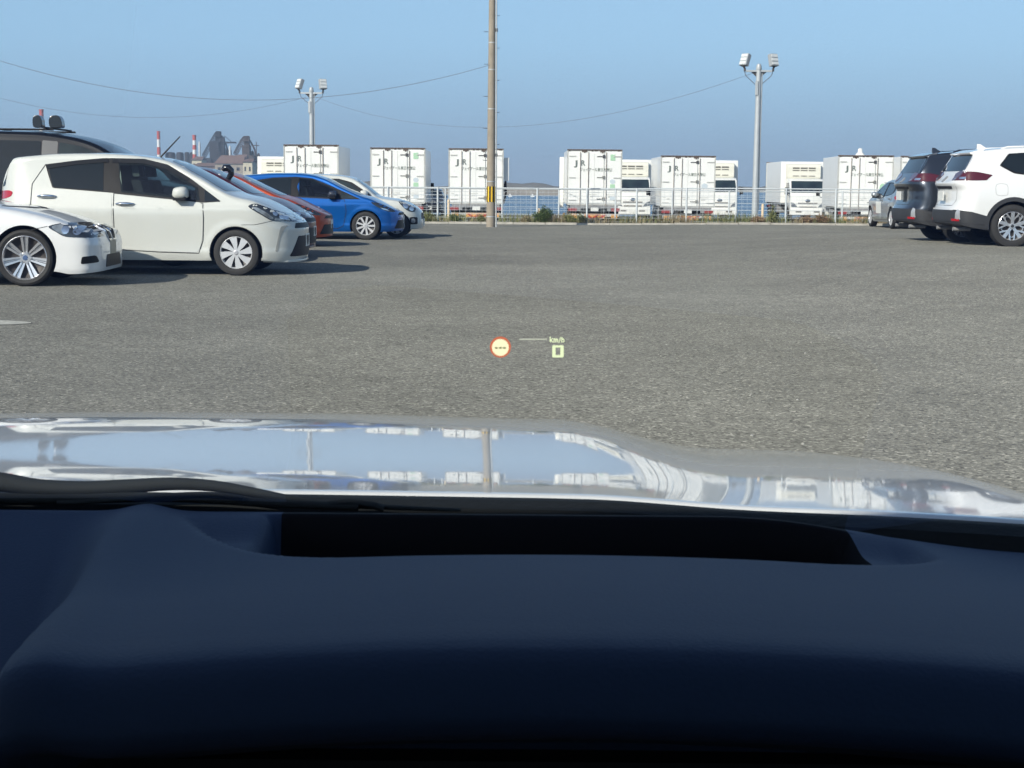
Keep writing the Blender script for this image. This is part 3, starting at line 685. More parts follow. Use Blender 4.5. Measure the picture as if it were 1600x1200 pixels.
def make_sedan(name, label, loc, rz):
    S = dict(xf=0.80, xr=-3.72, W=1.80,
        top=[(-3.72, 0.88), (-3.6, 0.98), (-3.3, 1.03), (-3.0, 1.06), (-2.7, 1.24), (-2.45, 1.37), (-2.1, 1.415), (-1.7, 1.41), (-1.35, 1.34), (-0.90, 1.06), (-0.78, 0.99), (-0.60, 0.955),
             (-0.3, 0.912), (0.0, 0.862), (0.3, 0.795), (0.5, 0.738), (0.60, 0.70), (0.70, 0.655), (0.80, 0.61)],
        bot=[(-3.7, 0.28), (-3.3, 0.20), (-2.8, 0.17), (0.3, 0.17), (0.5, 0.14), (0.80, 0.16)],
        vert=[(0.12, 0.94), (0.2, 0.97), (0.35, 0.985), (0.55, 1.0), (0.68, 0.995), (0.78, 0.97), (0.88, 0.935), (0.96, 0.90), (1.1, 0.82), (1.25, 0.74), (1.38, 0.66), (1.5, 0.6)],
        rad=[(-3.7, 0.06), (-3, 0.08), (-2, 0.06), (-0.5, 0.06), (0, 0.11), (0.5, 0.10), (0.8, 0.06)],
        plan=(4.6, 0.42, 3, 0.7), nose=[(0.1, -0.02), (0.2, 0.0), (0.45, 0.0), (0.55, -0.03), (0.68, -0.06), (0.80, -0.08), (1.2, -0.1)],
        tail=[(0.2, 0.08), (0.5, 0.0), (0.7, 0.0), (0.95, 0.02), (1.5, 0.02)], crown=0.055)
    root = empty(name, loc, rz, label, 'car')
    B = Body(S); WX = (0.0, -2.76); R = 0.318
    B.cut('body', [WHITE, WELL], WX, (0.352, R+0.012), root)
    Z = lambda a, b: ((a/7.5-43.0)/139, (447-(b/7.5+290))/139)
    for ax in ('Y', 'y'):
        sg = 1 if ax == 'y' else -1
        B.panel('window_surround', rounded([(-3.0, 1.02), (-2.65, 1.20), (-2.35, 1.30), (-1.7, 1.335), (-1.35, 1.25), (-0.92, 0.97), (-1.6, 0.975)], 0.04), ax, TRIM, root, 0.002)
        fd = B.panel('front_door', rounded([(-1.55, 0.94), (-0.52, 0.93), (-0.46, 0.6), (-0.52, 0.26), (-1.55, 0.24)], 0.05), ax, WHITE, root, 0.0035, h=0.08)
        rd = B.panel('rear_door', rounded([(-2.45, 0.98), (-1.57, 0.945), (-1.57, 0.24), (-2.25, 0.26), (-2.4, 0.6)], 0.05), ax, WHITE, root, 0.0035, h=0.08)
        B.line('door_gap', [(-1.56, 0.95), (-0.51, 0.935), (-0.45, 0.6), (-0.51, 0.25), (-1.56, 0.235)], ax, SEAM, fd, 0.009, 0.003, closed=True)
        B.panel('window_glass', rounded([(-1.7, 0.99), (-1.05, 0.985), (-1.38, 1.21), (-1.62, 1.29), (-1.7, 1.30)], 0.02), ax, GLASSF, fd, 0.005)
        B.panel('window_glass', rounded([(-2.75, 1.03), (-1.8, 0.995), (-1.8, 1.30), (-2.3, 1.27), (-2.6, 1.18)], 0.02), ax, GLASS, rd, 0.005)
        handle_part(B, fd, -1.4, 0.83, ax, WHITE); handle_part(B, rd, -2.3, 0.85, ax, WHITE)
        hp, hn = B.cast(-1.02, 0.96, ax); mirror_part(root, -1.08, hp.y-sg*0.01, 0.97, sg, WHITE)
        hl = B.panel('headlight', smooth_closed([Z(610, 478), Z(800, 440), Z(950, 455), Z(1060, 470), Z(1105, 560), Z(1110, 610), Z(950, 605), Z(800, 595), Z(700, 545)], 3), ax, LAMPD, root, 0.005, h=0.04)
        B.panel('lamp_reflector', smooth_closed([Z(650, 480), Z(770, 460), Z(760, 530), Z(790, 575), Z(700, 535)], 3), ax, LAMPG, hl, 0.008, h=0.03)
        for (cx, cy, r) in ((800, 520, 45), (930, 530, 48)):
            lr = B.panel('lamp_ring', [Z(cx+r*cos(a), cy+r*sin(a)) for a in [2*pi*k/16 for k in range(16)]], ax, LAMPC, hl, 0.008, h=0.04)
        B.panel('brake_duct', rounded([Z(975, 830), Z(1110, 815), Z(1130, 900), Z(960, 915)], 0.02), ax, TRIM, root, 0.004, h=0.04)
        B.line('fender_gap', [Z(410, 520), Z(600, 478)], ax, SEAM, root, 0.007)
        B.line('bonnet_shut', [Z(0, 250), Z(200, 265), Z(420, 290), Z(700, 345), Z(950, 415), Z(1050, 460)], ax, SEAM, root, 0.007)
        B.panel('tail_light', rounded([(-3.72, 0.72), (-3.4, 0.78), (-3.4, 0.92), (-3.72, 0.9)], 0.03), ax, REDL, root, 0.005)
        for wx in WX: wheel(root, wx, sg*(0.90-0.125), R, 0.248, 0.225, 'double7', sg)
    B.panel('windscreen', rounded([(-0.64, 1.0), (0.64, 1.0), (0.53, 1.28), (0, 1.35), (-0.53, 1.28)], 0.05), 'x', WSCR, root, 0.004, h=0.09)
    B.panel('rear_window', rounded([(-0.6, 1.08), (0.6, 1.08), (0.5, 1.33), (-0.5, 1.33)], 0.05), 'X', GLASS, root, 0.004, h=0.09)
    for sg in (1, -1):
        kd = B.panel('kidney_grille', rounded([(sg*0.03, 0.49), (sg*0.17, 0.49), (sg*0.21, 0.60), (sg*0.17, 0.675), (sg*0.03, 0.675)][::sg], 0.03), 'x', CHROME, root, 0.012, h=0.05)
        B.panel('grille_slats', rounded([(sg*0.045, 0.51), (sg*0.16, 0.51), (sg*0.19, 0.60), (sg*0.16, 0.66), (sg*0.045, 0.66)][::sg], 0.03), 'x', TRIM, kd, 0.016, h=0.05)
    B.panel('lower_grille', rounded([(-0.42, 0.20), (0.42, 0.20), (0.36, 0.34), (-0.36, 0.34)], 0.03), 'x', TRIM, root, 0.006)
    plate_part(root, 0.79, 0.42, PLATEY)
    return root

def make_xtrail(name, paint, label, loc, rz):
    """x from the REAR axle here (the rear is what shows)"""
    S = dict(xf=3.72, xr=-0.98, W=1.84,
        top=[(-0.98, 1.10), (-0.93, 1.16), (-0.80, 1.34), (-0.68, 1.52), (-0.64, 1.60), (-0.58, 1.635), (-0.4, 1.665), (0.1, 1.705), (0.6, 1.725), (1.2, 1.71), (1.6, 1.65), (1.9, 1.53), (2.3, 1.28), (2.55, 1.13), (2.7, 1.10), (3.2, 1.05), (3.5, 0.98), (3.72, 0.88)],
        bot=[(-0.98, 0.40), (-0.6, 0.32), (0.3, 0.24), (2.6, 0.24), (3.2, 0.26), (3.72, 0.30)],
        vert=[(0.2, 0.93), (0.35, 0.97), (0.55, 0.99), (0.80, 1.0), (0.95, 0.99), (1.08, 0.965), (1.2, 0.925), (1.35, 0.86), (1.5, 0.79), (1.62, 0.72), (1.75, 0.68)],
        rad=[(-0.98, 0.06), (-0.7, 0.05), (1.5, 0.06), (2.5, 0.07), (3.0, 0.10), (3.72, 0.06)],
        plan=(2.8, 0.7, 3.4, 0.48), nose=[(0.2, 0.0), (0.6, 0.0), (0.9, -0.04), (1.2, -0.06)],
        tail=[(0.3, 0.06), (0.42, 0.0), (0.60, -0.02), (0.68, 0.03), (0.80, 0.06), (0.95, 0.06), (1.08, 0.0), (1.2, 0.02), (1.8, 0.0)], crown=0.05, rfade=0.5)
    root = empty(name, loc, rz, label, 'car')
    B = Body(S); WX = (0.0, 2.705); R = 0.365
    bd_ = B.cut('body', [paint, WELL], WX, (0.405, R+0.015), root)
    bd_.data.materials.append(CLAD)
    for p in bd_.data.polygons:
        if p.center.z < 0.46 and p.material_index == 0: p.material_index = 2
    Q = lambda px, py: ((px-1580)/92.0, (384-py)/92.0)
    for ax in ('Y', 'y'):
        sg = 1 if ax == 'y' else -1
        B.panel('window_surround', rounded([(-0.235, 1.38), (-0.06, 1.585), (0.4, 1.615), (1.2, 1.60), (1.55, 1.52), (2.05, 1.22), (1.2, 1.19), (0.3, 1.21), (0.0, 1.25)], 0.03), ax, TRIM, root, 0.002)
        rd = B.panel('rear_door', rounded([(0.30, 1.19), (1.10, 1.17), (1.10, 0.42), (0.60, 0.42), (0.48, 0.65), (0.28, 0.90)], 0.05), ax, paint, root, 0.0035, h=0.08)
        fd = B.panel('front_door', rounded([(1.12, 1.17), (2.05, 1.15), (2.16, 0.85), (2.12, 0.42), (1.12, 0.42)], 0.05), ax, paint, root, 0.0035, h=0.08)
        B.panel('quarter_window', rounded([(-0.20, 1.385), (-0.05, 1.56), (0.20, 1.59), (0.20, 1.25), (0.02, 1.28)], 0.02), ax, GLASS, root, 0.005)
        B.panel('window_glass', rounded([(0.26, 1.245), (1.07, 1.225), (1.07, 1.585), (0.28, 1.59)], 0.02), ax, GLASS, rd, 0.005)
        B.panel('window_glass', rounded([(1.15, 1.225), (1.85, 1.245), (1.52, 1.50), (1.15, 1.58)], 0.02), ax, GLASSF, fd, 0.005)
        handle_part(B, rd, 0.46, 1.06, ax, CHROME); handle_part(B, fd, 1.30, 1.05, ax, CHROME)
        hp, hn = B.cast(1.9, 1.2, ax); mirror_part(root, 1.84, hp.y-sg*0.01, 1.22, sg, paint, 1.1)
        B.line('fuel_flap', smooth_closed([(-0.30, 1.06), (-0.13, 1.06), (-0.11, 0.92), (-0.14, 0.88), (-0.27, 0.88), (-0.31, 0.92)], 3), ax, pmat('fine_gap', (0.30, 0.30, 0.30), 0.7), root, 0.006, closed=True)
        # arches and sill cladding
        for wx in WX:
            n = 22; o_, i_ = [], []
            for k in range(n+1):
                a = -0.18+(pi+0.36)*k/n
                o_.append((wx+0.475*cos(a), R+0.015+0.475*sin(a))); i_.append((wx+0.404*cos(a), R+0.015+0.404*sin(a)))
            B.panel('wheel_arch_trim', o_+i_[::-1], ax, CLAD, root, 0.010, h=0.05, depth=0.03)
            wheel(root, wx, sg*(0.92-0.125), R, 0.245, 0.225, 'cut5', sg)
        B.panel('sill_trim', [(0.44, 0.28), (2.26, 0.28), (2.25, 0.42), (0.44, 0.42)], ax, CLAD, root, 0.008)
        B.panel('bumper_trim', rounded([(-0.95, 0.42), (-0.42, 0.38), (-0.44, 0.53), (-0.70, 0.60), (-0.95, 0.63)], 0.02), ax, CLAD, root, 0.008, h=0.05)
        tl = B.panel('tail_light', [(-0.36, 1.22), (-0.62, 1.27), (-0.80, 1.28), (-0.80, 1.12), (-0.47, 1.13)], ax, REDD, root, 0.006, h=0.04)
        rl = [(sg*0.80, 1.125), (sg*0.775, 1.24), (sg*0.70, 1.28), (sg*0.50, 1.285), (sg*0.36, 1.24), (sg*0.46, 1.125)]
        tl2 = B.panel('tail_light', rl[::sg], 'X', REDD, root, 0.006, h=0.04)
        B.panel('lamp_reflector', rounded([(sg*0.70, 1.145), (sg*0.80, 1.145), (sg*0.80, 1.185), (sg*0.70, 1.185)][::sg], 0.01), 'X', LAMPC, tl2, 0.009, h=0.03)
        B.panel('lamp_reflector', rounded([(sg*0.52, 1.135), (sg*0.60, 1.135), (sg*0.60, 1.165), (sg*0.52, 1.165)][::sg], 0.01), 'X', LAMPG, tl2, 0.009, h=0.03)
        B.panel('rear_reflector', [(sg*0.60, 0.44), (sg*0.78, 0.44), (sg*0.78, 0.48), (sg*0.60, 0.48)][::sg], 'X', REDL, root, 0.014, h=0.05)
        B.panel('bumper_insert', [(sg*0.70, 0.47), (sg*0.80, 0.47), (sg*0.80, 0.62), (sg*0.74, 0.64)][::sg], 'X', pmat('satin_silver', (0.55, 0.56, 0.57), 0.4, metal=0.5), root, 0.014, h=0.05)
        # spoiler cheek, dark side of the rear glass
        B.panel('pillar_trim', [(sg*0.635, 1.30), (sg*0.70, 1.30), (sg*0.61, 1.55), (sg*0.57, 1.56)][::sg], 'X', pmat('gloss_black', (0.02, 0.02, 0.022), 0.15, coat=1.0), root, 0.006, h=0.05)
    B.panel('rear_window', rounded([(-0.62, 1.285), (0.62, 1.285), (0.56, 1.575), (-0.56, 1.575)], 0.03), 'X', GLASS, root, 0.004, h=0.06)
    m = MB()   # roof spoiler over the rear glass
    m.add([(-0.70, -0.60, 1.60), (-0.70, 0.60, 1.60), (-0.45, 0.66, 1.668), (-0.45, -0.66, 1.668), (-0.68, -0.60, 1.565), (-0.68, 0.60, 1.565), (-0.50, 0.66, 1.58), (-0.50, -0.66, 1.58)],
          [(0, 1, 2, 3), (4, 7, 6, 5), (0, 4, 5, 1), (1, 5, 6, 2), (2, 6, 7, 3), (3, 7, 4, 0)])
    sp_ = m.obj('roof_spoiler', paint, root, bevel=0.012)
    B.panel('bumper_trim', [(-0.80, 0.43), (0.80, 0.43), (0.80, 0.62), (-0.80, 0.62)], 'X', CLAD, root, 0.010, h=0.08)
    B.panel('tailgate_garnish', rounded([(-0.44, 0.985), (0.44, 0.985), (0.46, 1.03), (-0.46, 1.03)], 0.01), 'X', TRIM, root, 0.008, h=0.05)
    B.line('tailgate_gap', [(-0.62, 1.12), (-0.60, 0.80), (-0.50, 0.70), (0.50, 0.70), (0.60, 0.80), (0.62, 1.12)], 'X', SEAM, root, 0.007)
    B.panel('badge', smooth_closed([(-0.06, 1.11), (0.06, 1.11), (0.06, 1.19), (-0.06, 1.19)], 4), 'X', MGREY, root, 0.008, h=0.04)
    plate_part(root, -0.985, 0.86, PLATE, -1)
    B.panel('windscreen', rounded([(-0.66, 1.16), (0.66, 1.16), (0.56, 1.6), (-0.56, 1.6)], 0.05), 'x', WSCR, root, 0.004, h=0.1)
    for ax in ('Y', 'y'):
        B.panel('headlight', rounded([(3.1, 0.92), (3.6, 0.86), (3.6, 0.74), (3.2, 0.80)], 0.03), ax, LAMPG, root, 0.005)
        sg = 1 if ax == 'y' else -1
        m = MB(); m.tube([(-0.15, sg*0.56, 1.665), (-0.05, sg*0.565, 1.70), (0.6, sg*0.57, 1.725), (1.2, sg*0.56, 1.71), (1.35, sg*0.55, 1.66)], 0.016, 8)
        m.obj('roof_rail', paint, root, smooth=50)
    B.panel('front_grille', rounded([(-0.5, 0.55), (0.5, 0.55), (0.6, 0.82), (-0.6, 0.82)], 0.04), 'x', TRIM, root, 0.006)
    m = MB()   # shark fin aerial
    m.add([(-0.40, 0, 1.765), (-0.40, -0.03, 1.65), (-0.40, 0.03, 1.65), (-0.20, -0.022, 1.67), (-0.20, 0.022, 1.67), (-0.34, 0, 1.76)],
          [(0, 1, 3, 5), (0, 5, 4, 2), (0, 2, 1), (3, 4, 5), (1, 2, 4, 3)])
    m.obj('roof_aerial', paint, root, bevel=0.006)
    for sg in (1, -1):
        m = MB(); m.tube([(-0.90, sg*0.5, 0.30), (-0.60, sg*0.5, 0.30)], 0.035, 12); m.obj('exhaust_pipe', MGREY, root, smooth=40)
    m = MB(); m.box(-0.1, 0.1, -0.66, 0.66, 0.24, 0.36); m.obj('rear_axle', DGREY, root, bevel=0.02)
    return root

def make_van(name, label, loc, rz):
    """tall black wagon with a carrier on its roof; x from front axle"""
    S = dict(xf=0.80, xr=-3.9, W=1.80,
        top=[(-3.9, 1.0), (-3.86, 1.5), (-3.78, 1.80), (-3.5, 1.86), (-2.8, 1.895), (-2.0, 1.885), (-1.5, 1.83), (-1.15, 1.74), (-0.6, 1.42), (-0.25, 1.19), (-0.1, 1.16), (0.3, 1.10), (0.6, 1.0), (0.8, 0.85)],
        bot=[(-3.9, 0.35), (-3.4, 0.27), (0.3, 0.27), (0.8, 0.30)],
        vert=[(0.2, 0.95), (0.4, 0.985), (0.7, 1.0), (1.0, 0.99), (1.15, 0.97), (1.4, 0.91), (1.6, 0.85), (1.75, 0.80), (1.95, 0.75)],
        rad=[(-3.9, 0.05), (-1.2, 0.07), (0, 0.09), (0.8, 0.06)],
        plan=(2.8, 0.7, 3.5, 0.4), nose=[(0.2, 0.0), (0.6, 0.0), (0.9, -0.03), (1.2, -0.06)], tail=[(0.2, 0.03), (0.6, 0.0), (1.2, 0.02), (1.9, 0.05)], crown=0.05)
    root = empty(name, loc, rz, label, 'car')
    B = Body(S); WX = (0.0, -2.75); R = 0.35
    B.cut('body', [BLACKP, WELL], WX, (0.39, R+0.01), root)
    for ax in ('Y', 'y'):
        sg = 1 if ax == 'y' else -1
        fd = B.panel('front_door', rounded([(-1.62, 1.14), (-0.5, 1.12), (-0.42, 0.7), (-0.5, 0.36), (-1.62, 0.36)], 0.05), ax, BLACKP, root, 0.0035, h=0.09)
        rd = B.panel('rear_door', rounded([(-2.62, 1.15), (-1.65, 1.14), (-1.65, 0.36), (-2.3, 0.36), (-2.6, 0.7)], 0.05), ax, BLACKP, root, 0.0035, h=0.09)
        pl = pmat('pillar_sheen_grey', (0.07, 0.073, 0.076), 0.3, coat=0.4)  # sunlit sheen of the black pillar, put into a grey colour
        B.panel('pillar_trim', rounded([(-1.86, 1.18), (-1.64, 1.18), (-1.64, 1.73), (-1.86, 1.745)], 0.02), ax, pl, root, 0.003)
        B.panel('window_glass', rounded([(-2.62, 1.19), (-1.88, 1.185), (-1.88, 1.735), (-2.62, 1.745)], 0.03), ax, GLASS, rd, 0.005)
        B.panel('window_glass', rounded([(-1.62, 1.18), (-0.62, 1.18), (-0.74, 1.36), (-1.05, 1.56), (-1.30, 1.66), (-1.62, 1.72)], 0.03), ax, GLASSF, fd, 0.005)
        B.panel('quarter_window', rounded([(-3.7, 1.22), (-2.72, 1.19), (-2.72, 1.745), (-3.6, 1.70)], 0.03), ax, GLASS, root, 0.005)
        handle_part(B, fd, -1.45, 1.02, ax, BLACKP); handle_part(B, rd, -2.45, 1.02, ax, BLACKP)
        hp, hn = B.cast(-0.62, 1.2, ax); mirror_part(root, -0.66, hp.y-sg*0.01, 1.2, sg, BLACKP, 1.2)
        B.panel('headlight', rounded([(0.3, 0.95), (0.7, 0.88), (0.7, 0.76), (0.35, 0.80)], 0.03), ax, LAMPG, root, 0.005)
        B.panel('tail_light', rounded([(-3.9, 1.0), (-3.74, 1.0), (-3.74, 1.4), (-3.86, 1.4)], 0.02), ax, REDL, root, 0.005)
        for wx in WX: wheel(root, wx, sg*(0.90-0.13), R, 0.23, 0.225, 'cut5', sg)
    B.panel('windscreen', rounded([(-0.70, 1.20), (0.70, 1.20), (0.62, 1.6), (0, 1.70), (-0.62, 1.6)], 0.05), 'x', WSCR, root, 0.004, h=0.1)
    B.panel('rear_window', rounded([(-0.66, 1.2), (0.66, 1.2), (0.6, 1.68), (-0.6, 1.68)], 0.05), 'X', GLASS, root, 0.004, h=0.1)
    B.panel('grille', rounded([(-0.5, 0.6), (0.5, 0.6), (0.5, 0.8), (-0.5, 0.8)], 0.03), 'x', CHROME, root, 0.005)
    rk = MB()
    for sg in (1, -1): rk.tube([(-2.9, sg*0.55, 1.90), (-2.9+1.15, sg*0.55, 1.90)], 0.014, 8)
    for xx in (-2.75, -1.85): rk.tube([(xx, -0.68, 1.925), (xx, 0.68, 1.925)], 0.014, 8)
    rack = rk.obj('roof_rack', TRIM, root, smooth=40)
    for (x0, dx) in ((-2.12, 0.062), (-1.86, 0.085)):
        c = MB(); c.prism(rounded([(x0-dx, 1.94), (x0-dx*1.15, 2.05), (x0-dx*0.8, 2.115), (x0+dx*0.5, 2.125), (x0+dx*1.1, 2.06), (x0+dx*1.2, 1.94)], 0.04), -0.10, 0.06, 'XZ')
        c.obj('rack_clamp', pmat('clamp_black', (0.015, 0.016, 0.018), 0.2, coat=0.8), rack, bevel=0.02)
    return root
#@@CARS_END

# ------------------------------------------------------------------ ground, kerb, quay, sea
def gz(x, y):
    """the lot rises a little towards the right"""
    return 0.22*sstep((x-2.0)/5.5)*(1-0.75*sstep((y-27)/18))
def asphalt():
    m = bpy.data.materials.new('worn_asphalt'); m.use_nodes = True; t = m.node_tree; b = t.nodes['Principled BSDF']
    l = t.links.new
    c = N(t, 'ShaderNodeTexCoord')
    v = N(t, 'ShaderNodeTexVoronoi', i_Scale=72.0, i_Randomness=1.0); l(c.outputs['Object'], v.inputs['Vector'])
    v2 = N(t, 'ShaderNodeTexVoronoi', i_Scale=150.0); l(c.outputs['Object'], v2.inputs['Vector'])
    n1 = N(t, 'ShaderNodeTexNoise', i_Scale=0.35, i_Detail=5.0, i_Roughness=0.6); l(c.outputs['Object'], n1.inputs['Vector'])
    n2 = N(t, 'ShaderNodeTexNoise', i_Scale=4.0, i_Detail=6.0, i_Roughness=0.65); l(c.outputs['Object'], n2.inputs['Vector'])
    s1 = N(t, 'ShaderNodeSeparateColor'); l(v.outputs['Color'], s1.inputs[0])
    s2 = N(t, 'ShaderNodeSeparateColor'); l(v2.outputs['Color'], s2.inputs[0])
    r1 = N(t, 'ShaderNodeValToRGB'); e = r1.color_ramp.elements
    e[0].position = 0; e[0].color = (0.060, 0.058, 0.050, 1); e[1].position = 1; e[1].color = (0.36, 0.352, 0.30, 1)
    for p, cc in ((0.22, (0.130, 0.127, 0.109)), (0.70, (0.170, 0.166, 0.142)), (0.92, (0.222, 0.217, 0.186))):
        q = r1.color_ramp.elements.new(p); q.color = (*cc, 1)
    l(s1.outputs[0], r1.inputs[0])
    r2 = N(t, 'ShaderNodeMapRange', i_1=0, i_2=1, i_3=0.82, i_4=1.18); l(s2.outputs[0], r2.inputs[0])
    r3 = N(t, 'ShaderNodeMapRange', i_1=0.3, i_2=0.7, i_3=0.83, i_4=1.13); l(n1.outputs['Fac'], r3.inputs[0])
    r4 = N(t, 'ShaderNodeMapRange', i_1=0.3, i_2=0.7, i_3=0.88, i_4=1.12); l(n2.outputs['Fac'], r4.inputs[0])
    m1 = N(t, 'ShaderNodeMath', operation='MULTIPLY'); l(r2.outputs[0], m1.inputs[0]); l(r3.outputs[0], m1.inputs[1])
    sx = N(t, 'ShaderNodeSeparateXYZ'); l(c.outputs['Object'], sx.inputs[0])
    n3 = N(t, 'ShaderNodeTexNoise', i_Scale=0.16, i_Detail=4.0); l(c.outputs['Object'], n3.inputs['Vector'])
    wob = N(t, 'ShaderNodeMath', operation='MULTIPLY_ADD', i_1=5.0, i_2=-2.5); l(n3.outputs['Fac'], wob.inputs[0])
    ya = N(t, 'ShaderNodeMath', operation='ADD'); l(sx.outputs['Y'], ya.inputs[0]); l(wob.outputs[0], ya.inputs[1])
    pv = N(t, 'ShaderNodeMapRange', interpolation_type='SMOOTHSTEP', i_1=21.5, i_2=24.5, i_3=1.06, i_4=0.93); l(ya.outputs[0], pv.inputs[0])
    m0 = N(t, 'ShaderNodeMath', operation='MULTIPLY'); l(r3.outputs[0], m0.inputs[0]); l(pv.outputs[0], m0.inputs[1]); r3 = m0
    m1.inputs[1].default_value = 1; l(r3.outputs[0], m1.inputs[1])
    m2 = N(t, 'ShaderNodeMath', operation='MULTIPLY'); l(m1.outputs[0], m2.inputs[0]); l(r4.outputs[0], m2.inputs[1])
    vm = N(t, 'ShaderNodeVectorMath', operation='SCALE'); l(r1.outputs[0], vm.inputs[0]); l(m2.outputs[0], vm.inputs['Scale'])
    l(vm.outputs[0], b.inputs['Base Color'])
    b.inputs['Roughness'].default_value = 0.85; b.inputs['Specular IOR Level'].default_value = 0.25
    b.inputs['Diffuse Roughness'].default_value = 1.0
    bp = N(t, 'ShaderNodeBump', i_Strength=0.55, i_Distance=0.006); l(v.outputs['Distance'], bp.inputs['Height'])
    bp2 = N(t, 'ShaderNodeBump', i_Strength=0.35, i_Distance=0.01); l(n2.outputs['Fac'], bp2.inputs['Height']); l(bp.outputs[0], bp2.inputs['Normal'])
    l(bp2.outputs[0], b.inputs['Normal'])
    return m
ASPH = asphalt()
g = MB(); xs = [-160, -60, -20]+[-8+0.5*i for i in range(50)]+[22, 40, 60, 160]; ys = [-150, -40, -5]+[0+1.0*i for i in range(48)]+[47.9]
vs = [(x, y, gz(x, y)) for y in ys for x in xs]; n = len(xs)
g.add(vs, [(j*n+i, j*n+i+1, (j+1)*n+i+1, (j+1)*n+i) for j in range(len(ys)-1) for i in range(n-1)])
tag(g.obj('parking_lot', ASPH, smooth=60), kind='structure')
KY = 47.95
k = MB(); n = 120
for i in range(n):
    x0, x1 = -60+i*1.0, -60+(i+1)*1.0-0.012
    z = gz(x0, KY); j = random.uniform(-0.008, 0.008)
    k.box(x0, x1, KY-0.01+j, KY+0.13+j, z-0.1, z+0.065+random.uniform(-0.006, 0.006))
tag(k.obj('kerb', KERB, bevel=0.012), kind='structure')
EARTH = pmat('dry_earth', (0.15, 0.125, 0.085), 0.95, col2=(0.10, 0.11, 0.055), vscale=3.0, bump=0.4, bscale=12)
g = MB(); ys = [KY+0.12, 49.0, 50.0, 51.5, 54, 57]; zs = [0.05, 0.045, -0.02, -0.15, -0.38, -0.50]
xs = [-160, -60]+[-30+3*i for i in range(21)]+[60, 160]; n = len(xs)
g.add([(x, y, z+gz(x, KY)*max(0, 1-(y-KY)/8)) for y, z in zip(ys, zs) for x in xs], [(j*n+i, j*n+i+1, (j+1)*n+i+1, (j+1)*n+i) for j in range(5) for i in range(n-1)])
tag(g.obj('verge', EARTH, smooth=60), kind='structure')
QUAY = pmat('quay_concrete', (0.20, 0.195, 0.18), 0.9, var=0.25, vscale=0.8, bump=0.1, bscale=20)
g = MB(); g.box(-160, 160, 56.9, 91.5, -6, -0.50); tag(g.obj('quay', QUAY), kind='structure')
def seamat():
    m = pmat('sea_water', (0.045, 0.105, 0.18), 0.22, spec=0.35)
    t = m.node_tree; b = t.nodes['Principled BSDF']; c = N(t, 'ShaderNodeTexCoord')
    mp = N(t, 'ShaderNodeMapping'); mp.inputs['Scale'].default_value = (0.25, 0.7, 1)
    n = N(t, 'ShaderNodeTexNoise', i_Scale=0.9, i_Detail=6.0, i_Roughness=0.6)
    t.links.new(c.outputs['Object'], mp.inputs[0]); t.links.new(mp.outputs[0], n.inputs['Vector'])
    bp = N(t, 'ShaderNodeBump', i_Strength=0.9, i_Distance=0.5); t.links.new(n.outputs['Fac'], bp.inputs['Height']); t.links.new(bp.outputs[0], b.inputs['Normal'])
    return m
g = MB(); g.add([(-9000, 90, -2.4), (9000, 90, -2.4), (9000, 9000, -2.4), (-9000, 9000, -2.4)], [(0, 1, 2, 3)])
tag(g.obj('sea', seamat()), kind='structure')

# painted marking on the lot, its tip shows at the left edge
PAINT = pmat('worn_road_paint', (0.62, 0.60, 0.50), 0.8, col2=(0.36, 0.35, 0.30), vscale=14)
pm = MB(); o_, i_ = [], []; nn = 40
for q in range(nn):
    a = 2*pi*q/nn; ex = abs(cos(a))**1.2*(1 if cos(a) > 0 else -1)
    o_.append((-5.0+1.03*ex, 12.62+0.34*sin(a), 0.004)); i_.append((-5.05+0.80*ex, 12.62+0.25*sin(a), 0.004))
pm.add(o_+i_, [(q, (q+1) % nn, nn+(q+1) % nn, nn+q) for q in range(nn)])
tag(pm.obj('painted_marking', PAINT), kind='structure')

# loose grit on the lot
gr = MB(); rg = random.Random(3)
for q in range(420):
    y = 5.0+35*rg.random()**2.2; x = rg.uniform(-0.36, 0.36)*y*1.05
    if x < -2.6-0.02*y and y > 14: continue
    r = rg.uniform(0.003, 0.009); z = gz(x, y)
    gr.lathe([(0, z+r*0.9), (r*0.8, z+r*0.6), (r, z+0.1*r), (r*0.6, z-0.004)], 5, 'Z', (x, y, 0))
tag(gr.obj('grit', pmat('pale_grit', (0.50, 0.49, 0.44), 0.8, col2=(0.12, 0.11, 0.09), vscale=0.9), fixn=False), kind='stuff')

# ------------------------------------------------------------------ cars
def pix_x_(px, Y): return at(px, 300, Y).x
white_hatch = make_hatch('hatchback', PEARL, 'pearl white five door hatchback with silver wheel covers beside the white sedan', (-3.515, 19.62+0.745, 0), 0)
plum = make_hatch('hatchback', MAROON, 'dark maroon hatchback half hidden behind the pearl white hatchback', (-3.97, 25.0, 0), 0, antenna=False, scale=0.95)
SK = 1/0.95
m = MB(); m.tube([(-0.62, -0.30, 1.21), (-0.575, -0.30, 1.25), (-0.535, -0.30, 1.31), (-0.535, -0.30, 1.37), (-0.575, -0.30, 1.41), (-0.64, -0.30, 1.41), (-0.675, -0.30, 1.375)], [0.03, 0.04, 0.05, 0.055, 0.06, 0.055, 0.03], 12)
m.tube([(-0.85, -0.30, 1.275), (-0.70, -0.30, 1.235), (-0.52, -0.30, 1.18)], [0.012, 0.03, 0.02], 8)
m.v = [(a*SK, b*SK, c*SK) for a, b, c in m.v]
m.obj('mirror_stalk', pmat('gloss_mirror_black', (0.012, 0.012, 0.014), 0.12, coat=1.0), plum, smooth=50)
make_aqua('hatchback', ORANGE, 'metallic orange hatchback parked behind the dark maroon one', (-4.23, 29.55, 0), 0)
make_aqua('hatchback', BLUE, 'bright blue hatchback with silver alloy wheels at the end of the row', (-3.16, 33.05+0.77, 0), 0)
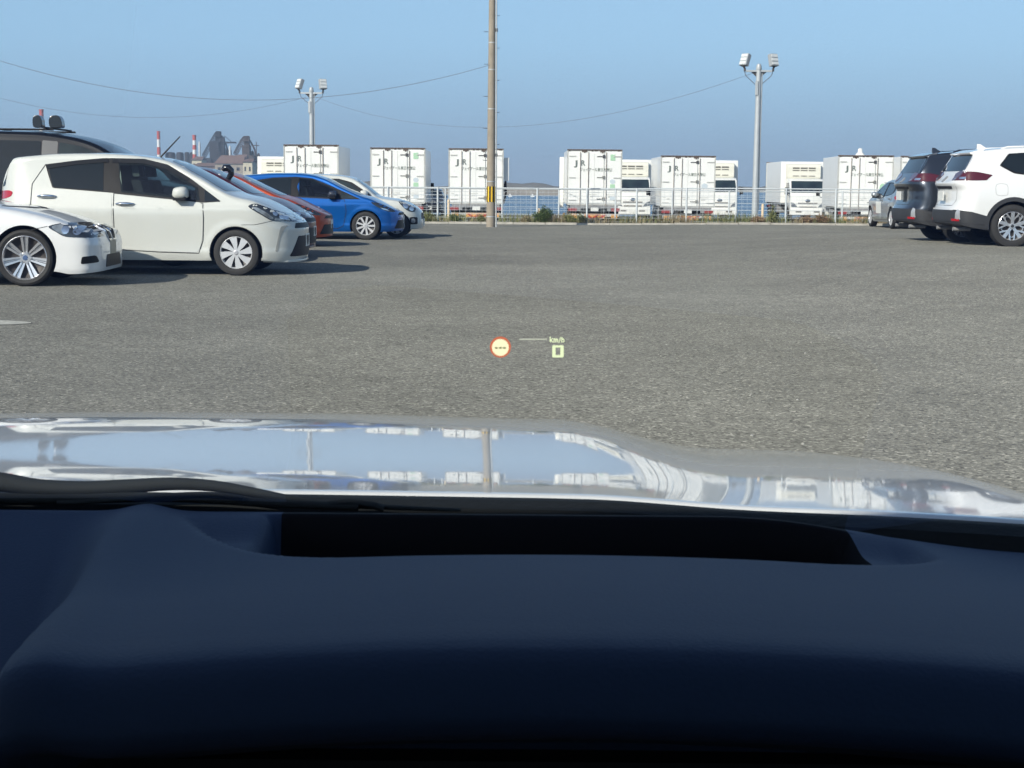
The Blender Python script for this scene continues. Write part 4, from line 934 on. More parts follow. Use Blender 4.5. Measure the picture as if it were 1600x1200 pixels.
make_kei('small_car', PEARL, 'small round white car just beyond the bright blue hatchback', (-2.62, 35.3, 0), 0)
make_sedan('sedan', 'white sedan with twin grille and double spoke alloys nearest on the left', (-5.49, 17.15+0.88, 0), radians(3))
make_van('wagon', 'tall black wagon with roof rack standing behind the pearl white hatchback', (-4.78, 22.6, 0), 0)
make_xtrail('suv', WHITE, 'white sport utility car with dark red tail lamps at the right edge', (8.46, 26.15+0.92, 0.20), 0)
make_xtrail('suv', GREYP, 'silver grey sport utility car parked behind the white one', (8.27, 28.35+0.92, 0.19), 0)
make_aqua('hatchback', SILV_P, 'light grey hatchback facing the fence beyond the silver grey sport utility car', (11.62, 46.75, gz(11, 44)), pi/2, 'petal', True)
make_hatch('hatchback', GREYP, 'grey car facing us far off on the quay between two trucks', (pix_x_(671, 88.0), 88.0, -0.5), -pi/2, antenna=False)

# ------------------------------------------------------------------ trucks
def text_mesh(body, size, name, mat, parent, loc, rot, extrude=0.002, fit=None, bold=0.0):
    cu = bpy.data.curves.new('t', 'FONT'); cu.body = body; cu.size = size; cu.extrude = extrude; cu.offset = bold; cu.align_x = 'CENTER'; cu.align_y = 'CENTER'
    to = bpy.data.objects.new('t', cu); COL.objects.link(to)
    dg = bpy.context.evaluated_depsgraph_get(); dg.update()
    me = bpy.data.meshes.new_from_object(to.evaluated_get(dg), depsgraph=dg)
    bpy.data.objects.remove(to); bpy.data.curves.remove(cu)
    if fit:
        xs = [v.co.x for v in me.vertices]
        if xs:
            k = fit/(max(xs)-min(xs))
            for v in me.vertices: v.co.x *= k
    me.name = name; me.materials.clear(); me.materials.append(mat)
    o = bpy.data.objects.new(name, me); COL.objects.link(o); o.parent = parent; o.location = loc; o.rotation_euler = rot
    return o
BW, BL, Z0, Z1 = 2.27, 4.7, 0.97, 3.20
def make_truck(label, group, loc, rz):
    r = empty('box_truck', loc, rz, label, 'truck', group)
    U = lambda f: BW/2-f*BW                      # fraction from the left of the rear view -> y
    Zf = lambda f: Z1-f*(Z1-Z0)
    m = MB(); m.box(0.03, BL, -BW/2, BW/2, Z0, Z1); bx = m.obj('cargo_box', TRUCKW, r, bevel=0.02)
    m = MB()
    for yy in (-BW/2, BW/2): m.box(0.0, 0.06, yy-0.02, yy+0.02, Z0-0.03, Z1+0.01)
    m.box(0.0, 0.06, -BW/2+0.02, BW/2-0.02, Z0-0.05, Z0)
    m.obj('door_frame', pmat('frame_grey', (0.55, 0.55, 0.51), 0.5, var=0.2, vscale=5), bx)
    m = MB(); rr = random.Random(1); xx = -BW/2
    m.box(-0.015, 0.10, -BW/2-0.02, BW/2+0.02, Z1-0.005, Z1+0.04)
    for (f0, f1, d) in ((0.26, 0.36, 0.075), (0.30, 0.33, 0.11), (0.44, 0.47, 0.04), (0.50, 0.55, 0.03), (0.60, 0.69, 0.085), (0.63, 0.66, 0.12), (0.02, 0.05, 0.035), (0.92, 0.98, 0.03)):
        m.box(0.004, 0.028, U(f1), U(f0), Z1-d, Z1-0.004)
    m.obj('rusty_header', RUST, bx)
    for (f0, f1) in ((0.012, 0.5), (0.5, 0.988)):
        d = MB(); d.box(0.012, 0.030, U(f1)+0.006, U(f0)-0.006, Z0+0.02, Z1-0.09)
        do = d.obj('rear_door', TRUCKW, bx, bevel=0.006)
        b = MB(); hg = MB()
        for f in ((0.235, 0.385) if f0 < 0.1 else (0.715,)):
            b.tube([(-0.02, U(f), Z0-0.10), (-0.02, U(f), Z1-0.07)], 0.013, 6)
        b.obj('lock_bar', pmat('bar_grey', (0.33, 0.32, 0.29), 0.5, metal=0.2, col2=(0.30, 0.22, 0.16), vscale=9), do, smooth=40)
        for zf in (0.11, 0.51, 0.93):
            for f in ((0.03, 0.15) if f0 < 0.1 else (0.85, 0.98),):
                hg.box(-0.015, 0.012, U(f[1]), U(f[0]), Zf(zf)-0.022, Zf(zf)+0.022)
        hg.obj('hinge', pmat('hinge_grey', (0.50, 0.50, 0.47), 0.5), do)
        if f0 > 0.1:
            for q, zf in enumerate((0.115, 0.505, 0.905)):
                lt = MB(); lt.box(-0.012, 0.012, U(0.655), U(0.545), Zf(zf)-0.018, Zf(zf)+0.018)
                lt.box(-0.035, 0.012, U(0.690), U(0.645), Zf(zf)-0.06, Zf(zf)+0.07)
                lt.obj('door_latch', DGREY if q == 0 else pmat('latch_grey', (0.22, 0.22, 0.20), 0.5), do, bevel=0.006)
            lt = MB(); lt.tube([(-0.01, U(0.67), Zf(0.03)), (-0.01, U(0.67), Zf(0.99))], 0.010, 6); lt.obj('lock_bar', MATS['hinge_grey'], do)
    R = (pi/2, 0, -pi/2)
    text_mesh('J', 0.31, 'lettering', LETTER, bx, (0.008, U(0.165), Zf(0.245)), R, 0.003, fit=0.15, bold=0.009)
    text_mesh('R', 0.31, 'lettering', LETTER, bx, (0.008, U(0.285), Zf(0.243)), R, 0.003, fit=0.17, bold=0.009)
    text_mesh('ジェイアール東日本物流', 0.155, 'lettering', LETTER2, bx, (0.008, U(0.525), Zf(0.365)), R, 0.003, fit=0.60*BW, bold=0.004)
    # small markings low on the doors
    for (f, zf, wd, h_) in ((0.07, 0.825, 0.05, 0.012), (0.14, 0.855, 0.05, 0.03), (0.47, 0.825, 0.14, 0.012), (0.45, 0.86, 0.06, 0.025), (0.80, 0.825, 0.16, 0.012), (0.79, 0.865, 0.08, 0.03), (0.12, 0.94, 0.14, 0.010), (0.9, 0.93, 0.10, 0.010)):
        mm = MB(); mm.box(0.007, 0.0115, U(f+wd/2), U(f-wd/2), Zf(zf)-h_*1.2, Zf(zf)+h_*1.2); mm.obj('door_marking', MATS.get('mark') or pmat('mark', (0.42, 0.43, 0.40), 0.6, col2=(0.7, 0.7, 0.66), vscale=30), bx)
    # chassis
    m = MB()
    for yy in (-0.42, 0.42): m.box(0.05, BL+1.4, yy-0.04, yy+0.04, 0.62, 0.86)
    m.box(0.0, BL, -BW/2+0.12, BW/2-0.12, 0.86, Z0-0.05)
    ch = m.obj('chassis', DGREY, r)
    m = MB(); m.box(-0.02, 0.05, -1.0, 1.0, 0.80, 0.92); m.obj('rear_sill', MGREY, ch)
    for sg in (1, -1):
        m = MB(); m.box(-0.03, 0.03, min(sg*0.72, sg*1.08), max(sg*0.72, sg*1.08), 0.66, 0.80); m.obj('tail_light', pmat('truck_tail_red', (0.30, 0.05, 0.05), 0.3), ch, bevel=0.01)
        m = MB(); m.box(-0.02, 0.02, min(sg*0.56, sg*0.72), max(sg*0.56, sg*0.72), 0.67, 0.79); m.obj('reversing_light', MGREY, ch, bevel=0.01)
        m = MB(); m.box(0.30, 0.32, min(sg*0.62, sg*1.05), max(sg*0.62, sg*1.05), 0.22, 0.70); m.obj('mudflap', TRIM, ch)
    m = MB(); m.box(-0.03, -0.01, -0.19, 0.14, 0.66, 0.82); m.obj('licence_plate', PLATE, ch, bevel=0.004)
    m = MB(); m.box(-0.02, 0.06, -1.05, 1.05, 0.44, 0.56); gd = m.obj('rear_guard', pmat('guard_white', (0.62, 0.60, 0.55), 0.5, var=0.3, vscale=6), ch, bevel=0.01)
    def board(y0, y1, ns):
        m = MB(); m.box(-0.032, -0.022, y0, y1, 0.36, 0.55); s_ = m.obj('reflector_board', ORST, gd)
        k = MB(); wd = (y1-y0)/(2*ns)
        for q in range(ns):
            yb = y0+wd*0.5+q*2*wd; sl = 0.10*(1 if yb < (y0+y1)/2 else -1)
            k.add([(-0.036, yb-wd*0.3+sl, 0.375), (-0.036, yb+wd*0.7+sl, 0.375), (-0.036, yb+wd*0.7-sl, 0.535), (-0.036, yb-wd*0.3-sl, 0.535)], [(0, 1, 2, 3)])
        if ns > 1: k.obj('reflector_stripes', REDST, s_)
    board(-0.46, 0.40, 3); board(-0.98, -0.72, 1); board(0.72, 0.98, 1)
    def twheel(x, yy, rad_, wd):
        m = MB(); m.lathe([(0.0, -wd*0.2), (rad_*0.5, -wd*0.2), (rad_*0.56, -wd*0.5), (rad_*0.9, -wd*0.5), (rad_, -wd*0.35), (rad_, wd*0.35), (rad_*0.9, wd*0.5), (rad_*0.56, wd*0.5), (rad_*0.5, wd*0.2), (0, wd*0.2)], 28, 'Y')
        o = m.obj('wheel', TYRE, r, smooth=40, loc=(x, yy, rad_))
        m = MB(); m.lathe([(rad_*0.55, wd*0.52), (rad_*0.5, wd*0.3), (0.09, wd*0.34), (0.08, wd*0.46), (0, wd*0.46)], 20, 'Y')
        if yy < 0: m.v = [(a, -b, c) for a, b, c in m.v]
        m.obj('rim', MGREY, o, smooth=40)
    for sg in (1, -1):
        twheel(1.35, sg*0.86, 0.40, 0.45); twheel(BL+0.95, sg*0.82, 0.40, 0.24)
    m = MB(); m.box(2.2, 3.3, -1.05, -0.5, 0.42, 0.84); m.box(2.0, 3.0, 0.55, 1.05, 0.42, 0.84); m.obj('fuel_tank', MGREY, ch, bevel=0.04)
    # reefer unit over the cab
    m = MB(); m.prism(rounded([(BL, 2.30), (BL+0.30, 2.22), (BL+0.42, 2.34), (BL+0.42, 2.92), (BL+0.32, 3.06), (BL, 3.08)], 0.06), -0.88, 0.88, 'XZ')
    rf = m.obj('cooling_unit', REEF, r, bevel=0.05)
    m = MB()
    for (y0, y1) in ((-0.60, -0.24), (-0.18, 0.18), (0.24, 0.60)):
        m.box(BL+0.40, BL+0.435, y0, y1, 2.80, 2.88); m.box(BL+0.40, BL+0.435, y0, y1, 2.69, 2.74)
        m.box(BL+0.40, BL+0.435, y0+0.02, y1-0.02, 2.40, 2.445)
    m.obj('cooling_vent', VENT, rf)
    # cab (front at +x)
    cf = BL+1.72
    m = MB(); cw = 0.90
    prof = [(BL+0.15, 0.55), (BL+0.15, 2.20), (BL+0.55, 2.30), (BL+1.0, 2.27), (BL+1.25, 2.18), (cf-0.09, 1.50), (cf-0.01, 1.30), (cf, 0.95), (cf, 0.42), (cf-0.12, 0.32), (BL+1.4, 0.32), (BL+1.4, 0.55)]
    m.prism(prof, -cw, cw, 'XZ')
    cb = m.obj('cab', TRUCKC, r, bevel=0.05, smooth=35)
    m = MB(); yb, yt = cw-0.05, cw-0.09
    p0, p1 = (cf-0.09, 1.53), (BL+1.27, 2.14)
    nx, nz = (p1[1]-p0[1]), -(p1[0]-p0[0]); ln = sqrt(nx*nx+nz*nz); nx, nz = nx/ln*0.02, nz/ln*0.02
    m.add([(p0[0]+nx, -yb, p0[1]+nz), (p0[0]+nx, yb, p0[1]+nz), (p1[0]+nx, yt, p1[1]+nz), (p1[0]+nx, -yt, p1[1]+nz), (p0[0], -yb, p0[1]), (p0[0], yb, p0[1]), (p1[0], yt, p1[1]), (p1[0], -yt, p1[1])],
          [(0, 1, 2, 3), (0, 4, 5, 1), (1, 5, 6, 2), (2, 6, 7, 3), (3, 7, 4, 0)])
    m.obj('windscreen', pmat('truck_windscreen', (0.035, 0.055, 0.06), 0.05, spec=0.6, col2=(0.018, 0.025, 0.035), vscale=1.6, detail=1.0), cb)
    for sg in (1, -1):
        m = MB(); m.prism(rounded([(BL+0.45, 1.42), (BL+0.48, 2.05), (BL+1.10, 2.05), (cf-0.22, 1.45)], 0.04), sg*(cw+0.004)-0.012, sg*(cw+0.004)+0.012, 'XZ'); m.obj('side_window', GLASS, cb)
        m = MB(); m.tube([(cf-0.25, sg*(cw-0.02), 1.75), (cf-0.08, sg*(cw+0.20), 1.78), (cf-0.08, sg*(cw+0.20), 1.45), (cf-0.2, sg*(cw-0.02), 1.30)], 0.014, 6)
        mo = m.obj('mirror_arm', TRIM, cb)
        m = MB(); m.box(cf-0.13, cf-0.04, sg*(cw+0.20)-0.09, sg*(cw+0.20)+0.09, 1.42, 1.80); m.obj('mirror', TRIM, mo, bevel=0.02)
        m = MB(); m.prism(rounded([(sg*0.50, 0.74), (sg*0.86, 0.78), (sg*0.88, 1.02), (sg*0.70, 0.98)], 0.03), cf-0.05, cf+0.012, 'YZ'); m.obj('headlight', LAMPG, cb)
    m = MB(); m.box(cf-0.02, cf+0.015, -0.50, 0.50, 0.93, 1.00); m.box(cf-0.02, cf+0.015, -0.46, 0.46, 0.74, 0.80); m.obj('grille', VENT, cb)
    m = MB(); m.box(cf-0.02, cf+0.05, -cw, cw, 0.34, 0.68); bm_ = m.obj('bumper', TRUCKC, cb, bevel=0.04)
    m = MB(); m.box(cf+0.03, cf+0.058, -0.62, -0.32, 0.48, 0.56); m.box(cf+0.03, cf+0.058, 0.32, 0.62, 0.48, 0.56); m.obj('bumper_slot', VENT, bm_)
    m = MB(); m.box(cf+0.03, cf+0.062, -0.16, 0.16, 0.42, 0.58); m.obj('licence_plate', PLATE, bm_)
    m = MB(); m.lathe([(0, 0.02), (0.07, 0.02), (0.09, 0)], 20, 'X', (cf+0.0, 0, 1.10)); m.v = [(a, b*1.5, c) for a, b, c in m.v]
    m.obj('badge', CHROME, cb, smooth=40)
    return r
def sticker(tr, f0, f1, z0, z1, mat, rnd=False):
    bx = [c for c in tr.children if c.name.startswith('cargo_box')][0]
    U = lambda f: BW/2-f*BW; Zf = lambda f: Z1-f*(Z1-Z0)
    m = MB()
    if rnd:
        pl = [(U((f0+f1)/2)+(f1-f0)/2*BW*cos(a), Zf((z0+z1)/2)+(z1-z0)/2*(Z1-Z0)*sin(a)) for a in [2*pi*k/20 for k in range(20)]]
    else: pl = rounded([(U(f0), Zf(z0)), (U(f1), Zf(z0)), (U(f1), Zf(z1)), (U(f0), Zf(z1))], 0.02)
    m.prism(pl, 0.004, 0.010, 'YZ'); m.obj('sticker', mat, bx)
G1 = 'box trucks parked on the quay behind the fence'
def pix_x(px, Y): return at(px, 300, Y).x
QZ = -0.5
T = {}
RY = 65.0
first = make_truck('white box truck with green stickers standing left of the utility pole', G1, (pix_x(621.5, RY), RY, QZ), pi/2)
def place(label, px, Y, rz, zs=1.0):
    t = copy_tree(first); t['label'] = label; t.location = (pix_x(px, Y), Y, QZ); t.rotation_euler = (0, 0, rz); t.scale = (1, 1, zs); return t
T['t1'] = place('white box truck rear showing above the blue hatchback, left of the lone lamp mast', 486.5, RY, pi/2, 1.03)
T['t3'] = place('white box truck partly covered by the utility pole', 743.5, RY, pi/2)
T['t4'] = place('white box truck with green stickers right of the leafy bush', 928.5, RY, pi/2)
T['t6'] = place('white box truck with a pale blue oval sticker on its rear door', 1074.5, RY, pi/2, 0.93)
T['t9'] = place('white box truck with one round green sticker beside the grey cars', 1351.5, RY, radians(86.5), 0.955)
# second row, cabs towards us
def place_front(label, px, Yc):
    t = place(label, px, Yc+BL+1.72, -pi/2, 0.97); t.location.x = pix_x(px, Yc+1.72); return t
place_front('white truck facing us between the two trucks with stickers, dark windscreen showing', 985, 78.5)
place_front('white truck facing us just left of the right hand lamp mast', 1118, 78.5)
place_front('white truck facing us with clear front and cooling unit right of the right lamp mast', 1253, 80.0)
place_front('white truck facing us, only its cooling unit showing above the orange hatchback', 437, 78.5)
place_front('white truck mostly hidden by the silver grey sport utility car, cooling unit just visible', 1418, 79)
place('white box truck rear peeping out right above the grey cars', 1446, 69.0, pi/2, 0.98)
for t in (first, T['t4']):
    sticker(t, 0.79, 0.88, 0.075, 0.19, STGREEN); sticker(t, 0.785, 0.885, 0.535, 0.625, STBLUE, True); sticker(t, 0.79, 0.88, 0.63, 0.74, STGREEN)
    sticker(t, 0.79, 0.885, 0.86, 0.93, STBLUE)
sticker(T['t1'], 0.78, 0.87, 0.86, 0.93, STBLUE)
sticker(T['t6'], 0.75, 0.865, 0.535, 0.635, STBLUE, True)
sticker(T['t9'], 0.76, 0.88, 0.53, 0.72, STGREEN, True)
m = MB(); m.lathe([(0.24, Z1+0.02), (0.20, Z1+0.10), (0.10, Z1+0.22), (0.09, Z1+0.36), (0.0, Z1+0.40)], 16, 'Z', (1.5, 0.02, 0)); m.obj('roof_vent', TRUCKC, T['t9'], smooth=40)
m = MB(); m.box(0.25, 0.95, -BW/2-0.25, -BW/2-0.03, 1.9, 2.87); m.obj('side_panel', TRUCKW, T['t3'], bevel=0.02)
m = MB(); m.tube([(0.5, -BW/2-0.10, 1.93), (0.5, -BW/2-0.13, 1.4), (0.5, -BW/2-0.02, 0.95)], 0.045, 8); m.obj('side_hose', TRIM, T['t3'], smooth=40)
m = MB(); m.box(BL-0.25, BL-0.10, BW/2+0.01, BW/2+0.20, 0.75, 3.0); m.obj('corner_panel', TRUCKW, T['t4'], bevel=0.02)

# ------------------------------------------------------------------ fences
def fence(name, label, Y, zf, x0, posts, hgt, rows, cw, xend):
    r = empty(name, (0, 0, 0), 0, label, 'fence')
    for px in posts:
        z = zf(px); m = MB(); m.tube([(px, Y, z-0.15), (px, Y, z+hgt+0.01)], 0.03, 10); m.obj('post', FENCEW, r, smooth=40)
    xs = [x0]+list(posts)+[xend]
    for i in range(len(xs)-1):
        a, b = xs[i], xs[i+1]; za, zb = zf(a), zf(b)
        m = MB(); m.tube([(a, Y+0.035, za+hgt), (b, Y+0.035, zb+hgt)], 0.021, 8)
        m.obj('top_rail', FENCEW, r, smooth=40)
        m = MB()
        for k in range(rows):
            h = 0.10+(hgt-0.10)*k/rows
            m.tube([(a, Y+0.03, za+h), (b, Y+0.03, zb+h)], 0.0055, 4, caps=False)
        n = max(1, int((b-a)/cw))
        for k in range(1, n):
            xx = a+(b-a)*k/n; zz = za+(zb-za)*k/n
            m.tube([(xx, Y+0.038, zz+0.06), (xx, Y+0.038, zz+hgt)], 0.003, 4, caps=False)
        m.obj('mesh_panel', FENCEW, r)
    return r
FY = 48.45
pitch = 77.2/2400*FY
posts = [pix_x(684, FY)+pitch*i for i in range(-6, 15)]
fence('mesh_fence', 'white wire mesh fence along the kerb at the far edge of the lot', FY, lambda x: gz(x, KY)-0.02, posts[0]-0.9, posts, 1.13, 9, 0.16, posts[-1]+1.2)
FY2 = 60.0
p2 = [pix_x(696, FY2)+i*2.2 for i in range(-6, 16)]
fence('mesh_fence', 'second white mesh fence further back, in front of the trucks', FY2, lambda x: -0.5, p2[0]-1, p2, 1.57, 6, 0.5, p2[-1]+1)
for px, yy, c in ((701, 54.0, 0), (842.5, 50.0, 0), (1192.5, 52.5, 0), (881.5, 52.0, 1)):
    m = MB(); x = pix_x(px, yy); z0 = -0.15
    hh = {701: 0.85, 842.5: 0.62, 1192.5: 0.80, 881.5: 0.45}[px]
    m.lathe([(0.045, z0), (0.045, z0+hh-0.03), (0.03, z0+hh), (0, z0+hh+0.005)], 12, 'Z')
    o = m.obj('marker_post', pmat('rust_post', (0.36, 0.17, 0.05), 0.8) if c else pmat('pale_orange_post', (0.72, 0.55, 0.36), 0.6), None, smooth=40, loc=(x, yy, 0))
    tag(o, {701: 'pale orange marker post beside the truck behind the utility pole', 842.5: 'short pale marker post beside the dark green bush', 1192.5: 'pale orange marker post right beside the right lamp mast',
            881.5: 'rusty brown stub post at the left corner of the stickered truck'}[px], 'post')

# ------------------------------------------------------------------ vegetation
def leafmat(name, c1, c2):
    m = pmat(name, c1, 0.6, col2=c2, vscale=5.0)
    m.node_tree.nodes['Principled BSDF'].inputs['Subsurface Weight'].default_value = 0.0
    return m
LEAF1 = leafmat('leaf_dark', (0.05, 0.085, 0.022), (0.10, 0.14, 0.04))
LEAF2 = leafmat('leaf_light', (0.15, 0.18, 0.06), (0.22, 0.21, 0.09))
DRY = leafmat('dry_grass', (0.34, 0.28, 0.17), (0.22, 0.18, 0.10))
RED_DRY = leafmat('brown_dry_leaf', (0.23, 0.13, 0.075), (0.30, 0.22, 0.13))
def bush(label, x, y, wd, hg, n, mat, leaf=0.035, seed=0, name='bush'):
    r = random.Random(seed); z0 = 0.04+gz(x, KY)
    root = empty(name, (x, y, z0), 0, label, 'bush')
    st = MB(); lf = MB()
    tips = []
    for k in range(26):
        a = r.uniform(0, 2*pi); q = sqrt(r.random()); tx, ty = q*wd*0.5*cos(a), q*wd*0.35*sin(a)
        tz = hg*(1-0.55*q*q)*r.uniform(0.6, 1.05); tips.append((tx, ty, tz))
        st.tube([(tx*0.15, ty*0.15, -0.1), (tx*0.55, ty*0.55, tz*0.5), (tx, ty, tz)], [0.012, 0.007, 0.003], 4)
    for k in range(n):
        tx, ty, tz = r.choice(tips); t = r.uniform(0.25, 1.0)
        c = Vector((tx*t+r.gauss(0, 0.05), ty*t+r.gauss(0, 0.05), max(0.02, tz*t**0.8+r.gauss(0, 0.04))))
        d = Vector((r.gauss(0, 1), r.gauss(0, 1), r.gauss(0.5, 0.8))).normalized(); s_ = Vector((r.gauss(0, 1), r.gauss(0, 1), r.gauss(0, 1))).cross(d).normalized()
        L_ = leaf*r.uniform(0.7, 1.7); w_ = leaf*0.33
        lf.add([c, c+d*L_*0.5+s_*w_, c+d*L_, c+d*L_*0.5-s_*w_], [(0, 1, 2, 3)])
    st.obj('stems', pmat('stem', (0.12, 0.10, 0.05), 0.9), root); lf.obj('foliage', mat, root, fixn=False)
    return root
bush('dark green leafy bush against the fence at the middle of the kerb', pix_x(850, 48.25), 48.25, 0.62, 0.58, 2600, LEAF1, 0.045, 1)
bush('yellow green low bush at the kerb left of the stickered truck', pix_x(898, 48.25), 48.25, 0.85, 0.34, 2400, LEAF2, 0.035, 2)
bush('thin green weed clump standing by the kerb right of the right lamp mast', pix_x(1208, 48.3), 48.3, 0.16, 0.52, 500, LEAF2, 0.045, 3, 'weed')
bush('low green weeds by the kerb behind the small white car', pix_x(667, 48.3), 48.3, 0.55, 0.32, 1400, LEAF2, 0.035, 4, 'weed')
bush('small green weed at the kerb left of the utility pole', pix_x(709, 48.3), 48.3, 0.28, 0.26, 700, LEAF1, 0.035, 5, 'weed')
bush('small weed under the reflector board of the truck behind the utility pole', pix_x(752, 48.3), 48.3, 0.26, 0.24, 600, LEAF2, 0.035, 6, 'weed')
for k_, (px_, w_, h_, lab) in enumerate(((1184, 0.40, 0.24, 'reddish brown dry weed at the foot of the right lamp mast'), (1262, 0.55, 0.20, 'low dry weed at the kerb below the cab with clear front'), (1286, 0.62, 0.30, 'broad brown dry weed clump at the kerb left of the grey cars'), (823, 0.40, 0.22, 'pale dry weed left of the dark green bush'))):
    bush(lab, pix_x(px_, 48.3), 48.3, w_, h_, 900, RED_DRY if k_ != 3 else DRY, 0.04, 20+k_, 'weed')
def grass(name, mat, n, x0, x1, y0, y1, h0, h1, seed, clump=0.0):
    r = random.Random(seed); m = MB(); k = 0
    while k < n:
        x = r.uniform(x0, x1); y = r.uniform(y0, y1)
        f = 0.35+0.6*sin(x*1.3+seed)*sin(x*0.63+2*seed)+0.35*sin(x*4.1+seed)*sin(x*0.9)
        if r.random() > max(0.06, f): continue
        z = (0.07 if y < 49 else -0.02)+gz(x, KY)*0.8; h = r.uniform(h0, h1)*(0.5+0.8*max(0.1, f)); a = r.uniform(0, 2*pi); b = r.uniform(0.1, 0.5)*h
        w_ = 0.006+0.006*r.random(); dx, dy = cos(a), sin(a)
        m.add([(x-dy*w_, y+dx*w_, z-0.03), (x+dy*w_, y-dx*w_, z-0.03), (x+dx*b*0.4+dy*w_*0.6, y+dy*b*0.4-dx*w_*0.6, z+h*0.6), (x+dx*b, y+dy*b, z+h), (x+dx*b*0.4-dy*w_*0.6, y+dy*b*0.4+dx*w_*0.6, z+h*0.6)], [(0, 1, 2, 4), (4, 2, 3)])
        k += 1
    tag(m.obj(name, mat, fixn=False), kind='stuff')
grass('dry_grass', DRY, 9000, -12, 22, 48.12, 49.6, 0.06, 0.28, 2)
grass('green_grass', LEAF2, 5200, -12, 22, 48.12, 49.8, 0.10, 0.36, 5)
grass('green_grass', LEAF1, 2200, -12, 22, 48.2, 50.0, 0.06, 0.28, 9)

# ------------------------------------------------------------------ poles and wires
PX, PY = pix_x(767, 44.4), 44.4
up = empty('utility_pole', (PX, PY, 0), 0, 'tall tan concrete utility pole with yellow and black guard band', 'utility pole')
m = MB(); m.lathe([(0.0, -0.2), (0.128, -0.2), (0.078, 8.6), (0, 8.62)], 28, 'Z'); pole = m.obj('pole', CONC, up, smooth=40)
m = MB()
def prad(z): return 0.128-(0.05)*(z+0.2)/8.8
for k in range(16):
    a0, a1 = 2*pi*k/16, 2*pi*(k+1)/16
    zz0, zz1 = 0.72, 1.16
    m.add([((prad(z)+0.006)*cos(a), (prad(z)+0.006)*sin(a), z) for z in (zz0, zz1) for a in (a0, (a0+a1)/2, a1)], [(0, 1, 4, 3), (1, 2, 5, 4)], k % 2)
m.obj('guard_band', [YELLOW, TRIM], up, smooth=40)
for zb in (0.30, 1.30, 3.35, 4.45, 5.2):
    m = MB(); m.lathe([(prad(zb)+0.001, zb-0.015), (prad(zb)+0.006, zb-0.015), (prad(zb)+0.006, zb+0.015), (prad(zb)+0.001, zb+0.015)], 24, 'Z', close=True); m.obj('steel_strap', GALV, up, smooth=40)
m = MB(); m.tube([(prad(0)+0.03, -0.03, 0.0), (prad(4)+0.03, -0.03, 4.0), (prad(8.5)+0.03, -0.03, 8.5)], 0.022, 8); m.obj('conduit', GALV, up, smooth=40)
for k, zb in enumerate([1.9, 2.35, 2.8, 3.25, 3.7, 4.15, 4.6, 5.05, 5.5, 5.95, 6.4, 6.85]):
    sg = 1 if k % 2 else -1
    m = MB(); m.tube([(sg*prad(zb)*0.9, 0, zb), (sg*(prad(zb)+0.11), 0, zb), (sg*(prad(zb)+0.12), 0, zb+0.02)], 0.009, 6); m.obj('step_bolt', DGREY, up)
for zb in (2.05, 5.55):
    m = MB(); m.box(prad(zb)-0.01, prad(zb)+0.07, -0.05, 0.04, zb-0.05, zb+0.05); m.obj('clamp', DGREY, up, bevel=0.01)
